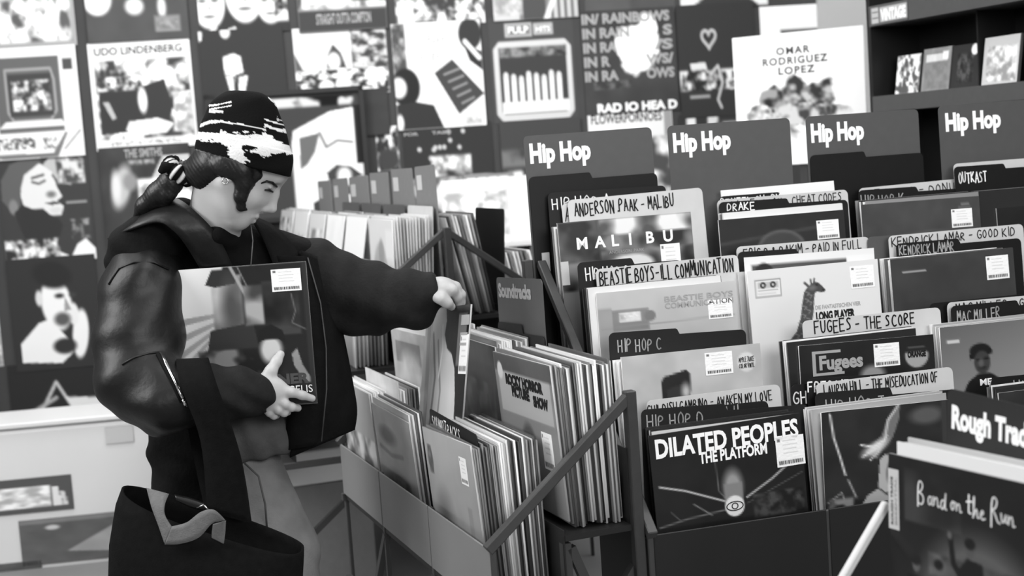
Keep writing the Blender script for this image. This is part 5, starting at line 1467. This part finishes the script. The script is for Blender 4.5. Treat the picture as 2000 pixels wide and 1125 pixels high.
# beanie: rings from the brim to the crown, left and right pixel edge and half depth
RG = [((386, 301), (562, 345), .082), ((382, 298), (566, 344), .090), ((384, 280), (569, 330), .093), ((387, 262), (570, 305), .095), ((392, 244), (566, 284), .094), ((398, 226), (557, 253), .089), ((408, 206), (547, 224), .079),
      ((420, 192), (537, 202), .067), ((433, 183), (524, 189), .053), ((447, 177.5), (508, 181), .036), ((466, 177), (490, 178.5), .014)]


def cr(a, b, c, d, t):
    return .5 * ((2 * b) + (-a + c) * t + (2 * a - 5 * b + 4 * c - d) * t * t + (-a + 3 * b - 3 * c + d) * t ** 3)


rows = []
for i in range(len(RG) - 1):
    g = [np.array([*RG[max(0, min(len(RG) - 1, i + k))][0], *RG[max(0, min(len(RG) - 1, i + k))][1], RG[max(0, min(len(RG) - 1, i + k))][2]]) for k in (-1, 0, 1, 2)]
    for k in range(14):
        rows.append(cr(*g, k / 14))
rows.append(np.array([*RG[-1][0], *RG[-1][1], RG[-1][2]]))
NB = 260
V, val, F_ = [], [], []
rs = np.random.RandomState(5)
jit = vnoise(256, 24, 9, 3)


def beanie_val(px, py, key):
    j = (jit[int(py * 2.3) % 256, int(px * .5) % 256] - .5)
    j2 = (jit[int(px * 1.3) % 256, int(py * 2.6) % 256] - .5)
    top = np.interp(px, [380, 393, 440, 490, 505, 517, 530, 545, 572], [258, 258, 261, 264, 262, 258, 264, 276, 288])
    bot = np.interp(px, [380, 391, 427, 446, 470, 497, 513, 540, 572], [275, 274, 277, 286, 290, 296, 306, 298, 303])
    e = 22 * j
    if 474 < px + 30 * j2 < 500 and 282 + .2 * (px - 474) < py < 293 + 16 * j: return .055
    if top + e * (px > 430) < py < bot + 14 * j2: return .88
    if 444 < px + 40 * j < 490 and 286 < py < 319 + 20 * j2 and abs(px - 452 - (py - 286) * .75) < 15 + 26 * j: return .86
    if 426 < px < 460 and 278 < py < 290 and j > .13: return .8
    if 390 < px < 520 and abs(py - np.interp(px, [390, 410, 431, 470, 520], [246, 238, 237, 243, 254])) < np.interp(px, [390, 440, 520], [3.2, 2.0, 1.2]) + 3 * j: return .82
    if 408 < px < 452 and (abs(py - 203 + (px - 430) * .18) < 1.8 + 4 * j or abs(py - 210 + (px - 430) * .15) < 1.2 + 4 * j or (px < 436 and abs(py - 218) < 2.2 + 5 * j)): return .82
    if 516 < px < 570 and (abs(py - 234 - (px - 520) * .30) < 1.3 + 2 * j or abs(py - 246 - (px - 520) * .28) < 3.0 + 4 * j): return .84
    if 524 < px < 542 and abs(py - 190 - (px - 526) * 1.2) < 2.5 + 5 * j: return .75
    if 541 < px < 557 and 223 < py < 236 and j2 > .02: return .7
    return .055


for i, r in enumerate(rows):
    a, b = P3(r[0], r[1], 3.05), P3(r[2], r[3], 3.05)
    mid, ex = (a + b) / 2, (b - a) / 2
    fold = .0022 if 12 <= i <= 46 else 0.0
    for k in range(NB):
        t = 2 * math.pi * k / NB
        wob = 1 + .010 * math.sin(5 * t + i * .2) * min(1, i / 35)
        q = mid + ex * math.cos(t) * (wob + fold / np.linalg.norm(ex)) + np.array(-vd) * math.sin(t) * (r[4] + fold) * wob
        V.append(q)
        near = mid + ex * math.cos(t) + np.array(-vd) * abs(math.sin(t)) * r[4]
        val.append(beanie_val(*proj(near), k))
for i in range(len(rows) - 1):
    for k in range(NB):
        F_.append((i * NB + k, i * NB + (k + 1) % NB, (i + 1) * NB + (k + 1) % NB, (i + 1) * NB + k))
n = len(V)
me = mesh('beanie', np.array(V) - OFF, [tuple(f) for f in F_] + [tuple(n - NB + k for k in range(NB))], True)
set_print(me, val)
put('beanie', me, M['knit'], who)

# clothes
fold = lambda P: .003 * np.sin(P[:, 2] * 46 + 2.2 * np.sin(P[:, 0] * 19) + P[:, 1] * 30) + .003 * np.sin(P[:, 0] * 60 + P[:, 2] * 75 + 1.3 * np.sin(P[:, 2] * 28))
jk = Field()
jk.ell(P3(425, 615, 3.215), (.185, .100, .235), None, .06)
jk.ell(P3(420, 800, 3.19), (.155, .100, .19), None, .06)
jk.cap(P3(345, 430, 3.17), P3(282, 490, 3.10), .048, .068, .05)
jk.cap(P3(282, 490, 3.10), P3(276, 560, 3.08), .068, .070, .05)
jk.cap(P3(480, 492, 3.24), P3(612, 522, 3.24), .056, .066, .04)
jk.cap(P3(400, 480, 3.26), P3(400, 560, 3.25), .08, .10, .05)
jk.cap(P3(342, 880, 3.17), P3(350, 985, 3.17), .056, .056, .04)
jk.cap(P3(350, 985, 3.17), P3(430, 985, 3.18), .055, .055, .04)
jk.plane(P3(300, 1010, 3.2), (0, 0, -1), .01)
# open front: room for the neck, the jersey and the trousers
jk.ell(nb + np.array((.02, -.03, .03)), (.088, .085, .085), None, .02, 's')
jk.ell(P3(505, 505, 3.06), (.085, .075, .09), None, .02, 's')
jk.ell(P3(520, 900, 3.05), (.085, .13, .13), None, .02, 's')
V, F_ = jk.mesh(.0065, fold)
JV = V
wear('jacket', V, F_, 'suede', 2)
slR = Field()
slR.chain([P3(292, 500, 3.11), P3(278, 560, 3.07), P3(272, 660, 3.03), P3(268, 742, 2.985)], [.064, .079, .083, .076], .05)
slR.chain([P3(268, 745, 2.985), P3(330, 775, 2.945), P3(362, 772, 2.94)], [.076, .066, .055], .04)
slR.cap(P3(213, 738, 3.0), P3(262, 742, 2.985), .022, .06, .03)
slR.cap(P3(225, 752, 2.99), P3(305, 815, 2.97), .03, .042, .03)
f2 = lambda P: .0028 * np.sin(P[:, 0] * 26 + P[:, 2] * 34 + 2.4 * np.sin(P[:, 2] * 13)) + .0022 * np.sin(P[:, 2] * 58 - P[:, 0] * 50 + 2 * np.sin(P[:, 0] * 21 + P[:, 2] * 9))
V, F_ = slR.mesh(.005, f2)
SLV = V
wear('sleeve', V, F_, 'leather', 2)
fa = Field()
fa.chain([P3(330, 775, 2.945), P3(420, 768, 2.935), P3(470, 768, 2.948), P3(500, 768, 2.960)], [.058, .053, .047, .041], .03)
f3 = lambda P: .0030 * np.sin(P[:, 0] * 95 + P[:, 2] * 40 + 2.4 * np.sin(P[:, 2] * 30)) * np.clip((.0 - 0 + 1), 0, 1)
V, F_ = fa.mesh(.004, f3)
wear('forearm_sleeve', V, F_, 'jersey', 2)
cf = Field()
cf.cap(P3(488, 768, 2.957), P3(512, 768, 2.967), .0435, .0420, .008)
cf.plane(P3(516, 768, 2.97), (1, .1, .05), .003)
cf.plane(P3(486, 768, 2.957), (-1, -.1, -.05), .003)
V, F_ = cf.mesh(.0035, lambda P: .0010 * np.sin(np.arctan2(P[:, 2] - P3(500, 768, 2.96)[2], P[:, 1] - 2.96) * 40))
wear('cuff', V, F_, 'jersey', 1)

slL = Field()
slL.chain([P3(612, 530, 3.24), P3(660, 572, 3.225), P3(725, 580, 3.21), P3(800, 582, Yg + .02), P3(848, 568, Yg + .005)], [.075, .080, .072, .048, .035], .05)
slL.cap(P3(760, 605, 3.2), P3(830, 612, Yg + .03), .035, .025, .04)
slL.cap(P3(836, 572, Yg + .008), P3(850, 566, Yg + .005), .038, .037, .008)
slL.plane(P3(857, 563, Yg), (1, 0, .35), .004)
f4 = lambda P: .0042 * np.sin(P[:, 0] * 34 + P[:, 2] * 58 + 2.2 * np.sin(P[:, 2] * 17)) + .0025 * np.sin(P[:, 0] * 85 - P[:, 2] * 40)
V, F_ = slL.mesh(.005, f4)
wear('sleeve', V, F_, 'jersey', 2)
cl = Field()
ca, cb = P3(834, 573, Yg + .008), P3(856, 565, Yg + .004)
cl.cap(ca, cb, .041, .038, .006)
cl.plane(cb, cb - ca, .003)
cl.plane(ca, ca - cb, .003)
V, F_ = cl.mesh(.0035, lambda P: .0010 * np.sin(np.arctan2(P[:, 2] - ca[2], P[:, 1] - ca[1]) * 40))
wear('cuff', V, F_, 'jersey', 1)
tp = Field()
tp.ell(P3(455, 560, 3.165), (.155, .080, .140), None, .04)
tp.cap(P3(425, 470, 3.13), P3(470, 520, 3.17), .055, .070, .04)
tp.cap(P3(434, 474, 3.095), P3(458, 505, 3.125), .040, .060, .03)
tp.chain([P3(392, 452, 3.06), P3(428, 458, 3.045), P3(452, 470, 3.06)], [.012, .016, .014], .02)
V, F_ = tp.mesh(.006)
wear('top', V, F_, 'blackknit', 2)
sw = Field()
sw.ell(P3(500, 850, 3.13), (.098, .075, .075), None, .03)
sw.plane(P3(520, 893, 3.1), (0.1, 0, -1), .006)
V, F_ = sw.mesh(.005, lambda P: .003 * np.sin(P[:, 0] * 120 + P[:, 2] * 40))
wear('sweatshirt', V, F_, 'sweat', 2)
jn = Field()
jn.ell(P3(474, 925, 3.165), (.090, .088, .105), None, .04)
jn.chain([hipL, P3(545, 1080, 3.10), knL + np.array((0, .01, 0)), anL], [.070, .082, .076, .070], .03)
jn.chain([hipR + np.array((.012, 0, 0)), P3(458, 1080, 3.16), knR + np.array((0, .01, 0)), anR], [.080, .080, .074, .070], .03)
jn.plane(P3(590, 1625, 3.12), (0, 0, -1), .004)
V, F_ = jn.mesh(.0065, lambda P: .003 * np.sin(P[:, 2] * 55 + P[:, 0] * 70 + 2 * np.sin(P[:, 0] * 40)))
wear('jeans', V, F_, 'denim', 2)
pipe('seam', [P3(478, 905, 3.055), P3(505, 930, 3.035), P3(518, 985, 3.02), P3(522, 1040, 3.04)], .0022, 'sweat')
for an in (anL, anR):
    sf = Field()
    g = np.array((an[0], an[1], .0))
    sf.ell(g + np.array((.03, -.035, .045)), (.055, .050, .050), None, .02)
    sf.cap(g + np.array((.0, .02, .035)), g + np.array((.075, -.10, .033)), .037, .033, .02)
    sf.plane((0, 0, .004), (0, 0, -1), .004)
    V, F_ = sf.mesh(.006)
    wear('shoe', V, F_, 'blackknit', 1)


def ribbon(name, A, B, m, th=.004, parent=who, off=OFF, bulge=0.0, sub=6, rows_=5):
    """a draped band between two edge curves"""
    A = [np.array(p, float) for p in A]; B = [np.array(p, float) for p in B]
    def dense(L):
        o = []
        for i in range(len(L) - 1):
            g = [L[max(0, min(len(L) - 1, i + k))] for k in (-1, 0, 1, 2)]
            o += [cr(*g, k / sub) for k in range(sub)]
        return o + [L[-1]]
    A, B = dense(A), dense(B)
    G = []
    for a, b in zip(A, B):
        t = (EYE - Vector((a + b) / 2)).normalized()
        G.append([a + (b - a) * u + np.array(t) * bulge * math.sin(math.pi * u) for u in np.linspace(0, 1, rows_)])
    G = np.array(G)
    n, k = G.shape[:2]
    V = G.reshape(-1, 3) - off
    F_ = [(i * k + j, (i + 1) * k + j, (i + 1) * k + j + 1, i * k + j + 1) for i in range(n - 1) for j in range(k - 1)]
    o = put(name, mesh(name, V, F_, True), M[m], parent)
    md = o.modifiers.new('thick', 'SOLIDIFY'); md.thickness = th; md.offset = 0
    return o


# leather collar, lapel, hanging front panel
def over(px, py, Y, lift=.010):
    return P3(px, py, min(Y, on_surface(JV, px, py, lift)[1]))


ribbon('collar', [P3(211, 468, 3.085)] + [over(*q) for q in ((255, 448, 3.04), (306, 434, 3.015), (338, 450, 3.012), (368, 486, 3.03))] + [P3(412, 560, 3.085)],
       pts([(258, 428, 3.17), (298, 396, 3.13), (342, 388, 3.08), (388, 420, 3.035), (428, 466, 3.038), (474, 560, 3.085)]), 'leather', .006, bulge=.003)
ribbon('lapel', pts([(492, 424, 3.16), (530, 440, 3.14), (570, 478, 3.12), (600, 530, 3.11), (610, 600, 3.11)]),
       pts([(500, 440, 3.10), (515, 470, 3.085), (535, 520, 3.08), (555, 580, 3.08), (560, 640, 3.08)]), 'suede', .006, bulge=.01)
ribbon('front_panel', pts([(585, 490, 3.10), (600, 560, 3.09), (600, 650, 3.085), (596, 740, 3.085), (585, 820, 3.09), (566, 892, 3.10)]),
       pts([(622, 505, 3.20), (650, 590, 3.20), (668, 660, 3.19), (686, 750, 3.18), (694, 800, 3.18), (690, 838, 3.18)]), 'suede', .012, bulge=.02)
ribbon('panel_facing', pts([(540, 500, 3.085), (556, 580, 3.08), (560, 680, 3.08), (562, 800, 3.085), (556, 880, 3.10)]),
       pts([(600, 500, 3.085), (624, 590, 3.078), (634, 680, 3.075), (632, 780, 3.075), (618, 868, 3.085)]), 'suede', .006, bulge=.012)
pipe('zip', pts([(601, 503, 3.078), (626, 592, 3.068), (637, 680, 3.065), (638, 760, 3.065), (628, 862, 3.075)]), .0016, 'sweat')
# sleeve zip of the near arm
zq = [(313, 688), (325, 712), (340, 742), (352, 768), (360, 784)]
pipe('sleeve_zip', [on_surface(SLV, *q, .001) for q in zq], .0040, 'chrome')
pipe('zip_pull', [on_surface(SLV, 358, 780, .004), on_surface(SLV, 363, 794, .005)], .0040, 'chrome')
pipe('zip_tape', [on_surface(SLV, x - 5, y + 2, .0) for x, y in zq], .0040, 'suede')
pipe('seam', [on_surface(SLV, *q, -.001) for q in ((212, 556), (232, 524), (262, 512), (300, 512), (330, 526))], .0024, 'leather')
pipe('seam', [on_surface(SLV, *q, -.001) for q in ((238, 712), (262, 698), (290, 690), (313, 688))], .0024, 'leather')
pipe('drawstring', pts([(489, 432, 3.055), (494, 470, 3.045), (490, 520, 3.04)]), .0012, 'webbing')

# ---------------------------------------------------------------- the sleeve she holds
PF = Frame(at(457, 655, 3.046), R(0))
a, za = PF.hit(316, 530, 0)
b, zb = PF.hit(597, 510, 0)
w = b - a
hh = w
ops = [('g', .0, .1, .60, .45, 1.0, .62), ('p', [(.42, 0), (1, 0), (1, 1), (.08, 1), (.26, .68), (.38, .5), (.36, .3)], .12)]
for k in range(6):
    ops.append(('p', [(-.02, .36 + k * .14), (.36 - k * .025, .32 + k * .06), (.365 - k * .025, .345 + k * .06), (-.02, .42 + k * .14)], .60))
ops += [('m', .33, .06, .54, .46, 3, .30, .72, 3), ('p', [(.29, .12), (.34, .02), (.52, .02), (.50, .12), (.36, .14)], .18), ('e', .46, .28, .06, .17, .30, .08), ('p', [(.30, .44), (.60, .40), (.66, .8), (.22, .8)], .19), ('m', .2, .58, .66, .82, 6, .12, .48, 4),
        ('l', [(.47, .0), (.57, .22)], .022, .62), ('l', [(.52, .0), (.60, .2)], .008, .5), ('m', .55, .14, .70, .42, 4, .25, .65, 3), ('m', .68, .12, .93, .5, 4, .08, .24, 3), ('e', .71, .60, .075, .10, .78, .04), ('p', [(.62, .55), (.63, .46), (.72, .42), (.80, .47), (.82, .56), (.76, .525), (.66, .53)], .1), ('l', [(.88, .22), (.90, .34), (.87, .42), (.96, .47)], .008, .4), ('p', [(.85, .64), (.89, .60), (.92, .72), (.985, .84), (.93, .85), (.86, .72)], .55), ('r', .965, 0, 1, 1, .17)]
held = put('record_sleeve', sheet_mesh('record_sleeve', w, hh, LPT, paint(ops, 110, 91), .85), M['sleeve'], None, PF.m((a + b) / 2, 0, (za + zb) / 2 - hh))
tag(held, 'sleeve with pale slanting rays and dark shapes pressed against the chest by one hand', 'record')
sticker(held, w * .355, hh * .88, w * .205, hh * .155)
letters(held, 'RUNNER', w * .0, hh * .155, w * .46, hh * .07, 'sweat', shear=.0, bold=.05)
letters(held, 'VANGELIS', w * .15, hh * .085, w * .325, hh * .052, 'white', bold=.0)
flat(held, [(-w / 2 + .001, hh * .62), (-w / 2 + .022, hh * .62), (-w / 2 + .022, hh * .85), (-w / 2 + .001, hh * .85)], 'pale_card', 'sleeve_tag')
V, Fs = type_mesh('ROUGH TRADE', .02)
put('lettering', mesh('lettering', [(-w / 2 + .0135 - q * .008, -.0012, hh * .635 + p * .064 / V[:, 0].max()) for p, q, _ in V], Fs), M['ink'], held)

# ---------------------------------------------------------------- the bag on her forearm
bgo = P3(400, 1100, 2.86)
BO = np.array((bgo[0], bgo[1], 0.0))
bag = tag(empty('tote_bag', Matrix.Translation(BO)), 'large black canvas tote bag hanging open from the bent arm', 'bag')
LV = [((238, 952, 2.94), (594, 1069, 2.90), (1.0, .075)), ((226, 985, 2.94), (594, 1084, 2.90), (1.0, .082)), ((214, 1060, 2.92), (592, 1120, 2.89), (1, .09)), ((212, 1130, 2.92), (590, 1200, 2.89), (1, .09)), ((222, 1290, 2.92), (580, 1330, 2.90), (1, .075)), ((232, 1390, 2.92), (570, 1410, 2.90), (1, .05))]
rings = []
for q in LV:
    A, B = P3(*q[0]), P3(*q[1])
    mid, ex = (A + B) / 2, (B - A) / 2
    dn = np.array((.12, -1, 0)); dn /= np.linalg.norm(dn)
    rg_ = []
    for k in range(40):
        t = 2 * math.pi * k / 40
        sx, sy = abs(math.cos(t)) ** .75 * np.sign(math.cos(t)), abs(math.sin(t)) ** .8 * np.sign(math.sin(t))
        sag = -.016 * (sy > 0) * abs(sy) if q is LV[0] else 0
        rg_.append(mid + ex * sx + dn * sy * q[2][1] + np.array((0, 0, sag)) - BO)
    rings.append(rg_)
mb = MB(); mb.loft([[Vector(v) for v in r] for r in rings], cap=False)
n = len(mb.v); mb.f.append(tuple(n - 40 + k for k in range(40)))
o = mb.build('bag_body', M['canvas'], bag, None, True)
md = o.modifiers.new('thick', 'SOLIDIFY'); md.thickness = .005
ribbon('strap', pts([(402, 1005, 2.96), (372, 860, 3.02), (346, 708, 2.965), (352, 750, 2.862), (392, 860, 2.855), (405, 1000, 2.85)]),
       pts([(480, 1015, 2.96), (450, 870, 3.02), (408, 706, 2.955), (424, 752, 2.858), (470, 890, 2.85), (492, 1022, 2.85)]), 'canvas', .004, bag, BO, bulge=.004)
ribbon('webbing', pts([(286, 953, 2.856), (296, 990, 2.836), (309, 1025, 2.826), (322, 1062, 2.822)]), pts([(330, 965, 2.85), (322, 985, 2.834), (322, 1006, 2.826), (336, 1030, 2.82)]), 'webbing', .003, bag, BO)
ribbon('webbing', pts([(336, 1028, 2.82), (365, 1020, 2.815), (392, 1000, 2.81), (418, 996, 2.81), (440, 1016, 2.82)]), pts([(322, 1063, 2.822), (352, 1062, 2.817), (388, 1050, 2.812), (412, 1024, 2.812), (424, 1018, 2.82)]), 'webbing', .003, bag, BO)
ribbon('webbing', pts([(416, 1024, 2.825), (414, 1040, 2.83), (414, 1050, 2.833)]), pts([(441, 1017, 2.822), (440, 1040, 2.826), (437, 1062, 2.83)]), 'webbing', .003, bag, BO)
ribbon('clip', pts([(341, 967, 2.84), (370, 973, 2.835), (400, 984, 2.83)]), pts([(345, 977, 2.835), (378, 992, 2.83), (408, 998, 2.826)]), 'leather', .004, bag, BO, bulge=.006)
pipe('clip_edge', pts([(385, 992, 2.825), (398, 986, 2.822), (408, 997, 2.82)]), .0022, 'chrome', 6, bag).location = Vector(OFF - BO)
